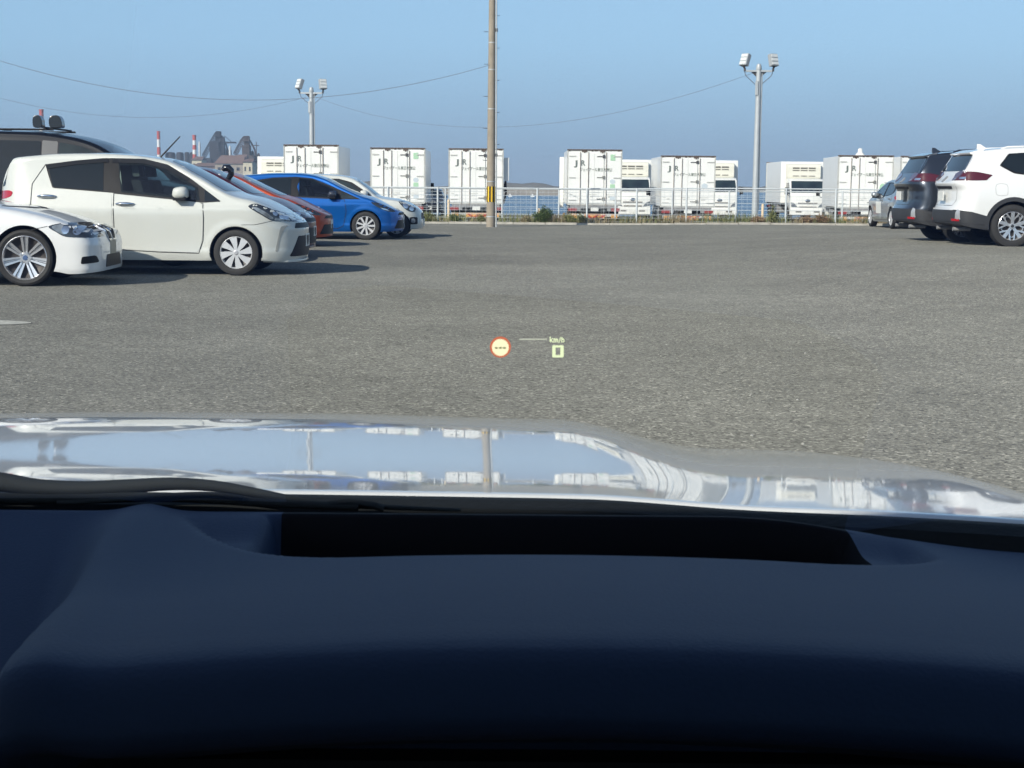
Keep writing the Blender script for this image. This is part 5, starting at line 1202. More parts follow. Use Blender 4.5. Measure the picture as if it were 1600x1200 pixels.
def lamp_pole(label, x, y, z0, ztop, sc):
    r = empty('lamp_mast', (x, y, z0), 0, label, 'lamp mast', 'twin floodlight masts')
    h = ztop-z0
    m = MB(); m.lathe([(0, -0.2), (0.110*sc, -0.2), (0.080*sc, h-0.45*sc), (0.080*sc, h-0.40*sc)], 20, 'Z'); p = m.obj('pole', GALV, r, smooth=40)
    m = MB(); m.lathe([(0.09*sc, h-1.25*sc), (0.095*sc, h-1.25*sc), (0.095*sc, h-1.2*sc), (0.09*sc, h-1.2*sc)], 16, 'Z', close=True)
    m.lathe([(0.085*sc, h-0.40*sc), (0.10*sc, h-0.36*sc), (0.07*sc, h-0.22*sc), (0, h-0.19*sc)], 16, 'Z'); m.obj('pole_cap', GALV, p, smooth=40)
    m = MB(); m.box(-0.42*sc, 0.42*sc, -0.05*sc, 0.05*sc, h-0.46*sc, h-0.40*sc); arm = m.obj('cross_arm', GALV, r)
    m = MB(); m.add([(-0.25*sc, 0, h-0.46*sc), (0.25*sc, 0, h-0.46*sc), (0.07*sc, 0, h-0.62*sc), (-0.07*sc, 0, h-0.62*sc), (-0.25*sc, 0.02, h-0.46*sc), (0.25*sc, 0.02, h-0.46*sc), (0.07*sc, 0.02, h-0.62*sc), (-0.07*sc, 0.02, h-0.62*sc)],
          [(0, 1, 2, 3), (7, 6, 5, 4), (0, 4, 5, 1), (2, 6, 7, 3), (0, 3, 7, 4), (1, 5, 6, 2)]); m.obj('gusset', DGREY, arm)
    for sg in (-1, 1):
        rot = Matrix.Rotation(radians(30*sg), 3, 'Z') @ Matrix.Rotation(radians(-14), 3, 'X') if sg > 0 else Matrix.Rotation(radians(-48), 3, 'Z') @ Matrix.Rotation(radians(-20), 3, 'X')
        ctr = Vector((sg*0.46*sc, -0.02, h-0.08*sc))
        def T_(v): return rot @ Vector(v)*sc+ctr
        b = MB(); b.box(-0.145, 0.145, -0.07, 0.09, -0.20, 0.20); b.v = [tuple(T_(v)) for v in b.v]
        hd = b.obj('floodlight', pmat('lamp_body', (0.36, 0.38, 0.39), 0.5), r, bevel=0.02*sc)
        b = MB()
        for zz in (-0.125, 0.0, 0.125): b.box(-0.125, 0.125, -0.085, -0.068, zz-0.045, zz+0.045)
        b.v = [tuple(T_(v)) for v in b.v]; b.obj('lamp_lens', pmat('lamp_lens', (0.72, 0.74, 0.72), 0.2, coat=0.5), hd)
        b = MB(); b.tube([T_((0, 0.0, -0.20)), ctr+Vector((0, 0, -0.27*sc)), ctr+Vector((0, 0, -0.36*sc))], 0.035*sc, 8); b.obj('bracket', DGREY, hd)
        b = MB(); b.tube([ctr+Vector((0.02*sg*sc, 0.03, -0.3*sc)), ctr+Vector((-0.05*sg*sc, 0.05, -0.5*sc)), Vector((sg*0.10*sc, 0.05, h-0.85*sc))], 0.012*sc, 6); b.obj('cable', WIRE, hd)
    m = MB(); m.box(-0.115*sc, -0.02, -0.12*sc, -0.07*sc, h-1.2*sc, h-0.75*sc); m.obj('junction_box', GALV, r, bevel=0.01)
    m = MB(); m.tube([(0.11*sc, 0, 0.5), (0.11*sc, 0, h-0.5)], 0.02*sc, 6); m.obj('conduit', GALV, r, smooth=40)
    return r
LX1, LY1 = pix_x(1181.5, 50.6), 50.6; LX2, LY2 = pix_x(487, 72.5), 72.5
lz1 = at(1185, 85, LY1).z-0.10; lz2 = at(486, 124, LY2).z-0.12
lx1t = at(1186, 100, LY1).x; lx2t = at(486.5, 150, LY2).x
lamp_pole('grey twin floodlight mast at the fence in the right half', lx1t, LY1, -0.05, lz1, 1.0)
lamp_pole('pale twin floodlight mast rising behind the trucks in the left half', lx2t, LY2, -0.5, lz2, 1.18)
def wire(label, a, b, sag, rad_):
    a, b = Vector(a), Vector(b); m = MB(); pts = []
    for k in range(33):
        t = k/32; p = a.lerp(b, t); p.z -= sag*4*t*(1-t); pts.append(p)
    m.tube(pts, rad_, 5); o = m.obj('overhead_wire', WIRE, smooth=60)
    tag(o, label, 'wire')
A1 = at(772, 100, 44.4)
B1 = at(-40, 82, 44.0); wire('thin overhead wire sagging from the utility pole to the upper left', (A1.x, PY-0.09, A1.z), B1, 1.16, 0.007)
A2 = at(478, 152, LY2); B2 = at(-60, 136, 72.5); wire('thin lower wire sagging from the left lamp mast to the left edge', A2, B2, 1.15, 0.007)
A3 = at(494, 152, LY2); B3 = at(1177, 114, LY1); wire('thin overhead wire spanning between the two lamp masts', A3, B3, 1.55, 0.006)

# ------------------------------------------------------------------ far shore: breakwater, steelworks
FARC = pmat('breakwater_concrete', (0.33, 0.30, 0.26), 0.9, var=0.3, vscale=0.05)
def bx_at(px0, px1, py0, py1, Y, dep):
    a, b = at(px0, py1, Y), at(px1, py0, Y); return a.x, b.x, Y, Y+dep, a.z, b.z
BY = 700.0
m = MB(); xs = [pix_x(520, BY)+i*6.0 for i in range(0, 19)]
for i in range(len(xs)-1):
    t = (i/len(xs)); z = 0.2+0.9*(1-abs(2*t-1.1))
    m.box(xs[i], xs[i+1]-0.05, BY, BY+8, -3, z+random.uniform(-0.1, 0.1))
tag(m.obj('breakwater', FARC), 'long low grey breakwater across the water behind the trucks', 'breakwater')
m = MB(); xs = [pix_x(300, 1900)+i*14.0 for i in range(60)]
vs = []
for i, x in enumerate(xs):
    h = 3.0+2.5*sin(i*0.5)+1.5*sin(i*1.7); vs += [(x, 1900, -3), (x, 1905, h), (x, 2000, h+1.5), (x, 2100, -3)]
m.add(vs, [(4*i+j, 4*i+j+1, 4*i+4+j+1, 4*i+4+j) for i in range(59) for j in range(3)])
tag(m.obj('far_shore', pmat('far_land', (0.13, 0.12, 0.10), 0.95), smooth=60), kind='structure')
for px, nm, lb in ((797, 'boat', 'tiny white boat at the breakwater right of the utility pole'), (832, 'boat', 'tiny white boat moored at the middle of the breakwater')):
    x = pix_x(px, 560); r = empty('boat', (x, 560, -2.4), 0, lb, 'boat'); r.scale = (0.45, 0.45, 0.55)
    m = MB(); m.prism([(-1.6, 0.9), (-1.4, 0), (1.3, 0), (1.9, 1.0)], -0.6, 0.6, 'XZ'); m.obj('hull', WHITE, r, bevel=0.05)
    m = MB(); m.prism([(-0.7, 0.9), (-0.6, 2.0), (0.4, 2.0), (0.7, 0.9)], -0.45, 0.45, 'XZ'); m.obj('cabin', WHITE, r, bevel=0.05)
SY = 1800.0; K = SY/2400      # metres per photo pixel out there
def S(px, py): p = at(px, py, SY); return p.x, p.z
REDC = pmat('chimney_red', (0.46, 0.075, 0.05), 0.7); WHC = pmat('chimney_white', (0.75, 0.75, 0.72), 0.7)
def chimney(label, px, ytop, rad_, bands, ybase=288):
    x, zt = S(px, ytop); zb = S(px, ybase)[1]; r = empty('chimney', (x, SY, zb), 0, label, 'chimney', 'banded steelworks chimneys')
    m = MB(); h = zt-zb; bw = h*0.145
    for k in range(bands):
        z0, z1 = h-bw*(k+1), h-bw*k
        if k == bands-1: z0 = 0
        m.lathe([(rad_*(1+0.25*(1-z0/h)), z0), (rad_*(1+0.25*(1-z1/h)), z1)], 16, 'Z', mi=k % 2)
    m.obj('shaft', [REDC, WHC], r, smooth=60)
    m = MB(); m.lathe([(rad_*1.0, h-0.5), (rad_*1.15, h-0.5), (rad_*1.15, h+0.8), (rad_*0.7, h+0.8), (rad_*0.7, h-0.5)], 16, 'Z'); m.obj('rim', REDC, r, smooth=40)
chimney('tall red and white banded chimney seen between the clamps on the black wagon', 64.5, 172, 3.6*K*0.9, 7)
chimney('slim red and white banded chimney standing alone above the white hatchback', 247.6, 206, 2.5*K, 7)
chimney('faded red and white chimney just left of the furnace towers', 303.5, 212, 2.7*K, 5, 262)
STEEL = pmat('hazy_blue_steelwork', (0.030, 0.030, 0.042), 0.8, var=0.3, vscale=0.08)  # dark steel with the blue of distance haze mixed into its colour
STEEL2 = pmat('brown_steelwork', (0.080, 0.058, 0.052), 0.8, var=0.3, vscale=0.08)
SILV = pmat('pale_stack', (0.55, 0.56, 0.56), 0.6)
def stack(label, px, ytop, ybase, w_):
    x, zt = S(px, ytop); zb = S(px, ybase)[1]
    m = MB(); m.lathe([(w_*K*1.05, 0), (w_*K, 0.8*(zt-zb)), (w_*K*0.55, zt-zb), (0, zt-zb)], 14, 'Z'); o = m.obj('stack', SILV, None, smooth=40, loc=(x, SY-5, zb)); tag(o, label, 'stack')
stack('slim pale stack left of the taller furnace tower', 313, 221, 245, 1.7)
stack('short pale stack between the two furnace towers', 360.5, 228, 243, 1.9)
for k, (a, b) in enumerate(((254, 270), (271, 283), (284, 292), (292, 301))):
    x0, zt = S(a, 237); x1, _ = S(b, 237); zb = S(a, 262)[1]; w_ = (x1-x0)/2
    m = MB(); m.lathe([(w_, 0), (w_, (zt-zb)*0.86), (w_*0.8, (zt-zb)*0.97), (0, zt-zb)], 20, 'Z')
    o = m.obj('storage_tank', STEEL, None, smooth=35, loc=((x0+x1)/2, SY+14, zb))
    tag(o, ['leftmost wide dark storage tank beside the lone chimney', 'dark storage tank second from the lone chimney', 'narrow dark storage tank third from the lone chimney', 'dark storage tank nearest the faded chimney'][k], 'tank', 'dark tanks at the steelworks')
def furnace(label, px0, px1, pts, mat, top):
    """pts: skip incline polyline in photo pixels; top: (x, y) of the head"""
    zb = S(px0, 262)[1]; xm = S((px0+px1)/2, 250)[0]
    r = empty('furnace_tower', (xm, SY, zb), 0, label, 'blast furnace', 'blast furnaces of the steelworks')
    def q(px, py, dy=0): x, z = S(px, py); return (x-xm, dy, z-zb)
    m = MB()
    for dy in (-4, 4):
        pl = [q(a, b, dy) for a, b in pts]; m.tube(pl, 0.85*K, 5)
        pl2 = [q(a+2.5, b+4.5, dy) for a, b in pts]; m.tube(pl2, 0.6*K, 5)
        for i in range(len(pts)-1):
            for t in (0, 0.25, 0.5, 0.75):
                a = Vector(pl[i]).lerp(Vector(pl[i+1]), t); b = Vector(pl2[i]).lerp(Vector(pl2[i+1]), min(1, t+0.2)); m.tube([a, b], 0.35*K, 4)
    m.obj('skip_incline', mat, r)
    tx, ty = top
    m = MB(); p = q(tx, 250)
    h0, h1 = q(tx, 262)[2], q(tx, ty+22)[2]
    m.lathe([(7*K, h0), (7*K, h0+(h1-h0)*0.35), (6*K, h0+(h1-h0)*0.6), (4*K, h1), (2*K, h1+4), (0, h1+6)], 18, 'Z', (p[0], 0, 0)); m.obj('furnace_shaft', mat, r, smooth=40)
    m = MB()
    for dx in (-7, -2.5, 2.5, 7):
        for dy in (-6, 6):
            a = q(tx+dx*0.55, 262, dy); b = q(tx+dx*0.42, ty+1, dy*0.5); m.tube([a, b], 0.9*K, 5)
    for yy in (ty+8, ty+17, ty+26, ty+35, ty+44):
        f = 0.5+0.1*(yy-ty)/(262-ty); a = q(tx-7.5*f-1, yy); b = q(tx+7.5*f+1, yy); m.box(a[0], b[0], -7, 7, a[2]-0.7, a[2]+0.7)
    m.obj('steel_frame', mat, r)
    m = MB()
    for dx, w_ in ((8, 2.6), (13, 2.2), (17.5, 2.6)):
        a = q(tx+dx, 262); b = q(tx+dx, ty+24+dx*0.4); m.lathe([(w_*K, a[2]), (w_*K, b[2]), (w_*K*0.5, b[2]+2.5), (0, b[2]+3)], 12, 'Z', (a[0], 3, 0))
    m.obj('stove', mat, r, smooth=40)
    m = MB(); m.tube([q(tx+1, ty+6), q(tx+6, ty+10), q(tx+12, ty+22), q(tx+14, ty+34)], 1.5*K, 6); m.tube([q(tx-1, ty+5), q(tx-3, ty+16), q(tx-2, ty+30)], 1.3*K, 6)
    m.obj('downcomer_pipe', mat, r, smooth=40)
    m = MB()
    tall = ty < 210
    for (x0, x1, yt, dd) in (((329.5, 343, 221, 6), (344.5, 350.5, 214, 4), (336, 356, 243, 9), (320, 332, 247, 9)) if tall else ((380, 391, 227, 6), (374, 398, 243, 9))):
        a, b = q(x0, 263), q(x1, yt); m.box(a[0], b[0], -dd, dd, a[2], b[2])
    m.obj('cast_house', mat, r)
    a, b = q(tx-4, ty+0.5), q(tx+3, ty+3); m = MB(); m.box(a[0], b[0], -3, 3, b[2]-1.2, a[2]); m.obj('head_platform', mat, r)
    return r
f1 = furnace('taller dark blast furnace tower with a long curved skip incline', 315, 360, [(317, 243), (323, 232), (331, 218), (337, 208), (341, 205.5)], STEEL, (341.5, 204.5))
zb1 = S(315, 262)[1]; xm1 = S(337.5, 250)[0]
m = MB(); a, b = S(347, 221.5), S(369, 223.5); m.box(a[0]-xm1, b[0]-xm1, -2, 2, b[1]-zb1-0.4, a[1]-zb1+0.2)
m.tube([(S(350, 212)[0]-xm1, 0, S(350, 212)[1]-zb1), (S(361, 221)[0]-xm1, 0, S(361, 221)[1]-zb1)], 0.5*K, 4); m.obj('conveyor_arm', STEEL, f1)
f2 = furnace('shorter brown blast furnace tower right of the dark one', 365, 403, [(366, 240), (371, 230), (377, 219), (382, 213)], STEEL2, (386, 212))
m = MB(); xm2 = S(384, 250)[0]
a = S(400.5, 222); m.tube([(a[0]-xm2, 0, 0), (a[0]-xm2, 0, a[1]-zb1)], 0.7*K, 5); b0, b1 = S(393, 227), S(405, 228.5); m.box(b0[0]-xm2, b1[0]-xm2, -1, 1, b1[1]-zb1, b0[1]-zb1); m.obj('vent_mast', STEEL2, f2)
def shed(label, px0, px1, yeave, yridge, ybase, Y, wall, roof, cat='building'):
    k = Y/SY; a = at(px0, ybase, Y); b = at(px1, yeave, Y); zr = at(px0, yridge, Y).z
    r = empty('factory_shed', (a.x, Y, a.z), 0, label, cat, 'sheds of the steelworks'); w_ = b.x-a.x; h = b.z-a.z; d = 26
    m = MB(); m.box(0, w_, 0, d, -4, h); m.obj('wall', wall, r)
    m = MB(); m.add([(-1, -1.5, h+0.02), (w_+1, -1.5, h+0.02), (w_+1, d+1.5, h+0.02), (-1, d+1.5, h+0.02), (w_*0.15, d/2, zr-a.z), (w_*0.98, d/2, zr-a.z)], [(0, 1, 5, 4), (2, 3, 4, 5), (3, 0, 4), (1, 2, 5), (0, 3, 2, 1)]); m.obj('roof', roof, r)
    m = MB(); n = max(2, int(w_/9))
    for i in range(n): m.box(w_*(i+0.3)/n, w_*(i+0.6)/n, -0.3, 0.02, h*0.35, h*0.65)
    m.obj('window_strip', STEEL, r)
TANW = pmat('tan_cladding', (0.36, 0.31, 0.25), 0.8, var=0.2, vscale=0.1); BRR = pmat('brown_roof', (0.20, 0.13, 0.11), 0.8, var=0.2, vscale=0.1); CREAM = pmat('cream_cladding', (0.60, 0.54, 0.40), 0.8, var=0.15, vscale=0.2)
shed('broad tan factory shed with brown roof below the furnace towers', 336, 380, 256, 242, 272, 1500, TANW, BRR)
shed('small pale factory block beside the broad tan shed', 367, 383, 251, 241, 272, 1560, pmat('grey_cladding', (0.34, 0.32, 0.31), 0.8), BRR)
shed('cream and brown plant building nearest the first truck', 380, 394, 253, 247.5, 275, 1400, CREAM, BRR)
shed('low brown shed right of the cream plant building', 392, 412, 262, 252, 280, 1450, TANW, BRR)
shed('low pale shed at the foot of the faded chimney', 300, 315, 250, 244, 266, 1650, CREAM, BRR)
shed('long low brown shed left of the tan shed', 300, 338, 260, 254, 275, 1550, BRR, BRR)
#@@FAR_END

# ------------------------------------------------------------------ our own car: bonnet, cowl, wiper, dashboard, windscreen, cabin
CX = -0.36
own = empty('car', (CX, 0.2, 0), 0, 'white car we are sitting in, glossy bonnet and dark dashboard in front', 'car')
OFF = Vector((-CX, -0.2, 0))
def shift(mb, dz=HC):
    mb.v = [(v[0]+OFF.x, v[1]+OFF.y, v[2]+dz) for v in mb.v]; return mb
BON = pmat('bonnet_white_paint', (0.66, 0.67, 0.66), 0.35, coat=1.0, coatrough=0.032)
def dep(py, px=800):
    d = ray(px, py); return atan2(-d.z, d.y)
tab = [(771, 6.3), (762, 6.15), (752, 5.5), (742, 4.75), (730, 4.0), (714, 3.6), (698, 3.65), (684, 4.05), (677, 4.6), (671, 5.15), (665, 5.9), (660, 6.7), (656.5, 7.6), (654, 8.2)]
fb = pchip(sorted((dep(py), radians(b)) for py, b in tab))
YR0 = 1.45; al0, al1 = dep(771), dep(654.2)
prof = []; Y = YR0; nst = 400
for i in range(nst+1):
    a = al0+(al1-al0)*i/nst; prof.append((Y, -Y*tan(a)))
    b_ = fb(a); Y += -(al1-al0)/nst*(-1)*0 + (-(Y/cos(a)**2)/(tan(a)-tan(b_)))*((al1-al0)/nst)
YF0 = prof[-1][0]
Pf = pchip(prof[::8])
# the right-hand flank has a simpler, steadily falling line
dep_q = lambda py: dep(py, 1300)
tq = [(803, 1.9), (790, 1.5), (775, 0.9), (760, 0.2), (748, -0.6), (738, -1.8), (731, -3.0), (724, -4.4), (718, -5.6), (712, -6.8), (708, -7.6)]
fq = pchip(sorted((dep_q(py), (dep_q(py)-radians(e))/2) for py, e in tq))
a0, a1 = dep_q(803), dep_q(708.5); Y = 1.372; qprof = []
for i in range(nst+1):
    a = a0+(a1-a0)*i/nst; qprof.append((Y, -Y*tan(a)))
    Y += -(Y/cos(a)**2)/(tan(a)-tan(fq(a)))*((a1-a0)/nst)
sl0 = (qprof[8][1]-qprof[0][1])/(qprof[8][0]-qprof[0][0]); sl1 = (qprof[-1][1]-qprof[-2][1])/(qprof[-1][0]-qprof[-2][0])
qprof = [(1.0, qprof[0][1]+sl0*(1.0-qprof[0][0]))]+qprof[::8]
if qprof[-1][0] < 3.0: qprof.append((3.2, qprof[-1][1]+sl1*(3.2-qprof[-1][0])))
Qf = pchip(qprof)
HWB = 0.98
def yr(x): return 1.452-0.012*sstep((x+0.3)/0.5)-0.42*max(0, x-0.02)**1.75-0.42*max(0, -0.74-x)**1.75
def yf(x):
    x2 = abs(x-CX)
    return 1.5+(YF0-1.5)*max(0.0, 1-min(1, x2/HWB)**6)**(1/6)
XL, XR = CX-HWB+0.001, CX+HWB-0.001
m = MB(); nx, ny = 150, 120; vs = []; fs = []
def bon_z(x, t):
    y0 = YR0+t*(YF0-YR0); z = Pf(y0)
    y_ = yr(x)+t*(yf(x)-yr(x))
    wq = sstep((x-0.075)/(0.18+0.08*(y_-1.45)))
    z = z*(1-wq)+Qf(y_)*wq
    z += 0.007*(1-sstep((x+0.34)/0.40))*sstep((y_-1.45)/1.2)
    z -= 0.05*max(0, x-0.30)**2+0.03*max(0, -0.55-x)**2
    e_ = max(0, abs(x-CX)-0.86)/0.12; z -= 0.045*(1-sqrt(max(0, 1-min(e_, 1)**2)))
    return z
for i in range(nx+1):
    u = i/nx; x = XL+(XR-XL)*u
    ya, yb = yr(x), yf(x)
    z0 = bon_z(x, 0)
    col = [(x, ya+0.012, z0-0.030), (x, ya-0.0005, z0-0.014), (x, ya-0.0022, z0-0.0075), (x, ya-0.0008, z0-0.0022), (x, ya+0.0035, z0-0.0003)]
    for j in range(ny+1):
        t = j/ny; col.append((x, ya+0.006+(yb-ya-0.006)*t, bon_z(x, t)))
    zf_, ye = col[-1][2], yb
    for (dy, dz) in ((0.018, -0.0042), (0.038, -0.011), (0.058, -0.022), (0.078, -0.040), (0.092, -0.065), (0.10, -0.10), (0.10, -0.2), (0.06, -0.45)): col.append((x, ye+dy, zf_+dz))
    vs += col
nc = len(col)
fs = [(i*nc+j, (i+1)*nc+j, (i+1)*nc+j+1, i*nc+j+1) for i in range(nx) for j in range(nc-1)]
m.add(vs, fs)
bo = shift(m).obj('bonnet', BON, own, smooth=80)
if sum(p.normal.z for p in bo.data.polygons) < 0: bo.data.flip_normals()
# wings below the bonnet edge
for sg in (1, -1):
    m = MB(); x = CX+sg*0.975; pts = []
    vs = []
    for i in range(25):
        t = i/24; y = 1.0+1.45*t; z = bon_z(CX+sg*0.97, t)-0.03
        vs += [(x, y, z), (x+sg*0.05, y, z-0.04), (x+sg*0.075, y, z-0.16), (x+sg*0.075, y, -0.75)]
    m.add(vs, [(4*i+j, 4*i+j+1, 4*i+4+j+1, 4*i+4+j) for i in range(24) for j in range(3)])
    shift(m).obj('wing', BON, own, smooth=50)
# cowl
COWL = pmat('cowl_plastic', (0.010, 0.012, 0.013), 0.8, spec=0.2, bump=0.15, bscale=120)
m = MB(); vs = []; n = 80
for i in range(n+1):
    x = XL+(XR-XL)*i/n; y = yr(x); z = bon_z(x, 0)
    vs += [(x, y+0.06, z-0.06), (x, y+0.008, z-0.022), (x, y-0.007, z-0.006), (x, y-0.016, z+0.0005), (x, y-0.034, z+0.0015), (x, y-0.054, z-0.003), (x, y-0.072, z-0.05), (x, y-0.10, z-0.12)]
m.add(vs, [(8*i+j, 8*i+8+j, 8*i+8+j+1, 8*i+j+1) for i in range(n) for j in range(7)])
shift(m).obj('cowl_panel', COWL, own, smooth=50)
# wiper lying along the base of the glass
WB = pmat('wiper_black', (0.022, 0.026, 0.027), 0.8, spec=0.2)
WY = 1.375
def arm(name, pts, rt, mat, y, par, flat=1.0):
    sp_ = []; P = [at(px, py, y) for px, py in pts]
    for i in range(len(P)-1):
        p0, p1, p2, p3 = P[max(i-1, 0)], P[i], P[i+1], P[min(i+2, len(P)-1)]
        for j in range(6):
            t = j/6; sp_.append(0.5*((2*p1)+(p2-p0)*t+(2*p0-5*p1+4*p2-p3)*t*t+(3*p1-p0-3*p2+p3)*t**3))
    sp_.append(P[-1]); m = MB()
    rs = rt if not isinstance(rt, (list, tuple)) else [rt[0]+(rt[1]-rt[0])*k/(len(sp_)-1) for k in range(len(sp_))]
    m.tube([(p.x, p.y, p.z-HC) for p in sp_], rs, 12); return shift(m).obj(name, mat, par, smooth=50)
wa = arm('wiper_arm', [(-220, 757), (-60, 752), (0, 753), (60, 762), (130, 764), (200, 760), (270, 756), (340, 760), (410, 772), (480, 785), (560, 790), (640, 794), (720, 797)], (0.0105, 0.0015), WB, WY, own)
arm('wiper_blade', [(-220, 775), (0, 779), (120, 779), (210, 777), (300, 778), (420, 786), (560, 792)], (0.0055, 0.004), WB, WY-0.005, wa)
arm('wiper_link', [(90, 786), (170, 782), (260, 774), (330, 772), (380, 778)], 0.0022, WB, WY-0.012, wa)
arm('washer_hose', [(500, 793), (520, 787), (550, 785), (580, 789), (600, 795)], 0.0035, WB, WY-0.005, own)
# dashboard
DASH = pmat('dashboard_vinyl', (0.022, 0.038, 0.076), 0.65, spec=0.25, bump=0.12, bscale=420)
LIP = pmat('dash_lip_vinyl', (0.034, 0.037, 0.043), 0.5, spec=0.4)
basez = pchip([(0.742, -0.262), (0.746, -0.254), (0.751, -0.246), (0.758, -0.2385), (0.767, -0.2345), (0.78, -0.2335), (0.82, -0.2358), (0.9, -0.243), (1.13, -0.2685), (1.30, -0.284), (1.36, -0.29)])
def dz0(x, y):
    z = basez(y)-0.20*(x-0.04)**2*(1-sstep((y-0.95)/0.35))
    xc = -0.264-0.138*(y-0.80)
    zl = -0.284-(1.335-y)*0.26; kl = sstep((xc-x)/0.05)
    z = z*(1-kl)+min(z, zl)*kl+0.0065*math.exp(-((x-xc-0.016)/0.022)**2)
    z -= 0.022*sstep((x-0.18)/0.25)*sstep((y-0.95)/0.32)
    return z
YB = lambda x: min(1.335, yr(x)-0.075)
def wn(x):   # near edge of the well in the dash top
    return 1.118+0.05*abs(min(0, x+0.10)/0.10)**2.4+0.045*max(0, (x-0.19)/0.1)**2.2
def dashz(x, y, full=False):
    z = dz0(x, y)
    # shelf around the left end of the well, then the well itself
    ml = sstep((x+0.292+0.25*max(0, 1.16-y))/0.022)*sstep((0.345-x)/0.02)
    my = sstep((y-(wn(x)-0.030))/0.020)
    z -= 0.014*ml*my*(1-sstep((y-1.24)/0.08))
    k = sstep((x+0.212)/0.028)*sstep((0.292-x)/0.022)*sstep((y-wn(x))/0.010)*sstep((1.322-(1.335-YB(x))-y)/0.012)
    z -= 0.13*k
    return (z, sstep((x+0.212)/0.028)*sstep((0.292-x)/0.022)*sstep((y-wn(x))/0.010)) if full else z
m = MB(); xs = [CX-0.92+i*0.0065 for i in range(int(1.84/0.0065))]
ny = 210; vs = []
lipp = [(0.92, -0.50), (0.90, -0.335), (0.765, -0.283), (0.750, -0.2775), (0.7435, -0.272), (0.7415, -0.266)]
for x in xs:
    dzl = dz0(x, 0.742)-basez(0.742)
    cv = -0.05*(x-0.02)**2
    col = [(x, y+cv, z+dzl) for y, z in lipp]
    yb = YB(x)
    for j in range(ny+1):
        y = 0.742+(yb-0.742)*j/ny
        col.append((x, y+cv*(1-j/ny), dashz(x, y)))
    col += [(x, yb+0.008, col[-1][2]-0.004), (x, yb+0.012, col[-1][2]-0.09)]
    vs += col
nc = len(col)
for i in range(len(xs)-1):
    for j in range(nc-1):
        y = vs[i*nc+j][1]; jj = j-len(lipp)
        kk = dashz(xs[i], 0.742+(YB(xs[i])-0.742)*jj/ny, True)[1] if 0 <= jj <= ny else (1.0 if jj > ny and dashz(xs[i], YB(xs[i]), True)[1] > 0.5 else 0)
        m.f.append((i*nc+j, (i+1)*nc+j, (i+1)*nc+j+1, i*nc+j+1)); m.m.append(1 if kk > 0.12 else 0)
m.v = [tuple(p) for p in vs]
da = shift(m).obj('dashboard', [DASH, pmat('projector_well_black', (0.006, 0.006, 0.008), 0.8, spec=0.12)], own, smooth=60)
m = MB(); m.box(CX-0.90, CX+0.90, 0.88, 1.0, -0.95, -0.34); shift(m).obj('instrument_panel', pmat('instrument_black', (0.006, 0.006, 0.007), 0.7), own)
# windscreen with the head-up display on it
wb, wt = (1.372, -0.302), (0.535, 0.246)
def wpt(u, v):   # u across -1..1, v up
    hw_ = 0.96-0.18*v; x = CX+u*hw_
    cy = -0.10*abs(u)**2.2*(0.8)
    return Vector((x, wb[0]+(wt[0]-wb[0])*v+cy, wb[1]+(wt[1]-wb[1])*v-0.008*u*u))
gm = bpy.data.materials.new('windscreen_pane'); gm.use_nodes = True; t = gm.node_tree; t.nodes.clear()
tr_ = N(t, 'ShaderNodeBsdfTransparent', i_Color=(0.955, 0.972, 0.965, 1)); gl_ = N(t, 'ShaderNodeBsdfGlossy', i_Roughness=0.02)
fr = N(t, 'ShaderNodeFresnel', i_IOR=1.45); mx = N(t, 'ShaderNodeMixShader'); o_ = N(t, 'ShaderNodeOutputMaterial')
mu = N(t, 'ShaderNodeMath', operation='MULTIPLY', i_1=0.35)
t.links.new(fr.outputs[0], mu.inputs[0]); t.links.new(mu.outputs[0], mx.inputs[0]); t.links.new(tr_.outputs[0], mx.inputs[1]); t.links.new(gl_.outputs[0], mx.inputs[2]); t.links.new(mx.outputs[0], o_.inputs[0])
m = MB(); nu, nv = 40, 20
m.add([wpt(-1+2*i/nu, j/nv) for j in range(nv+1) for i in range(nu+1)], [(j*(nu+1)+i, j*(nu+1)+i+1, (j+1)*(nu+1)+i+1, (j+1)*(nu+1)+i) for j in range(nv) for i in range(nu)])
ws = shift(m).obj('windscreen', gm, own, smooth=80)
def tint(name, c):
    g2 = gm.copy(); g2.name = name
    for n_ in g2.node_tree.nodes:
        if n_.type == 'BSDF_TRANSPARENT': n_.inputs[0].default_value = (*c, 1)
    return g2
TINT, TINT2 = tint('privacy_glass', (0.10, 0.11, 0.11)), tint('side_pane', (0.42, 0.45, 0.45))
dirw = Vector((0, wt[0]-wb[0], wt[1]-wb[1])).normalized(); nrm = Vector((0, -dirw.z, dirw.y)); nrm = nrm if nrm.y < 0 else -nrm
def on_glass(px, py):
    d = ray(px, py); w0 = Vector((0, wb[0], wb[1])); n_ = nrm
    cy = None; tt = n_.dot(w0)/n_.dot(d); p = d*tt
    for _ in range(4):
        u = (p.x-CX)/0.91; off = -0.08*abs(u)**2.2
        w1 = w0+Vector((0, off, -0.008*u*u)); tt = n_.dot(w1)/n_.dot(d); p = d*tt
    return p-nrm*0.002
def emat(name, c, s_):
    mm = bpy.data.materials.new(name); mm.use_nodes = True; b = mm.node_tree.nodes['Principled BSDF']
    b.inputs['Base Color'].default_value = (0, 0, 0, 1); b.inputs['Emission Color'].default_value = (*c, 1); b.inputs['Emission Strength'].default_value = s_; return mm
HW = emat('display_white', (0.80, 0.90, 0.55), 1.0); HR = emat('display_red', (0.72, 0.17, 0.08), 0.8); HY = emat('display_yellow', (1.0, 0.93, 0.60), 0.95); HD = emat('display_dark', (0.16, 0.20, 0.08), 0.6)
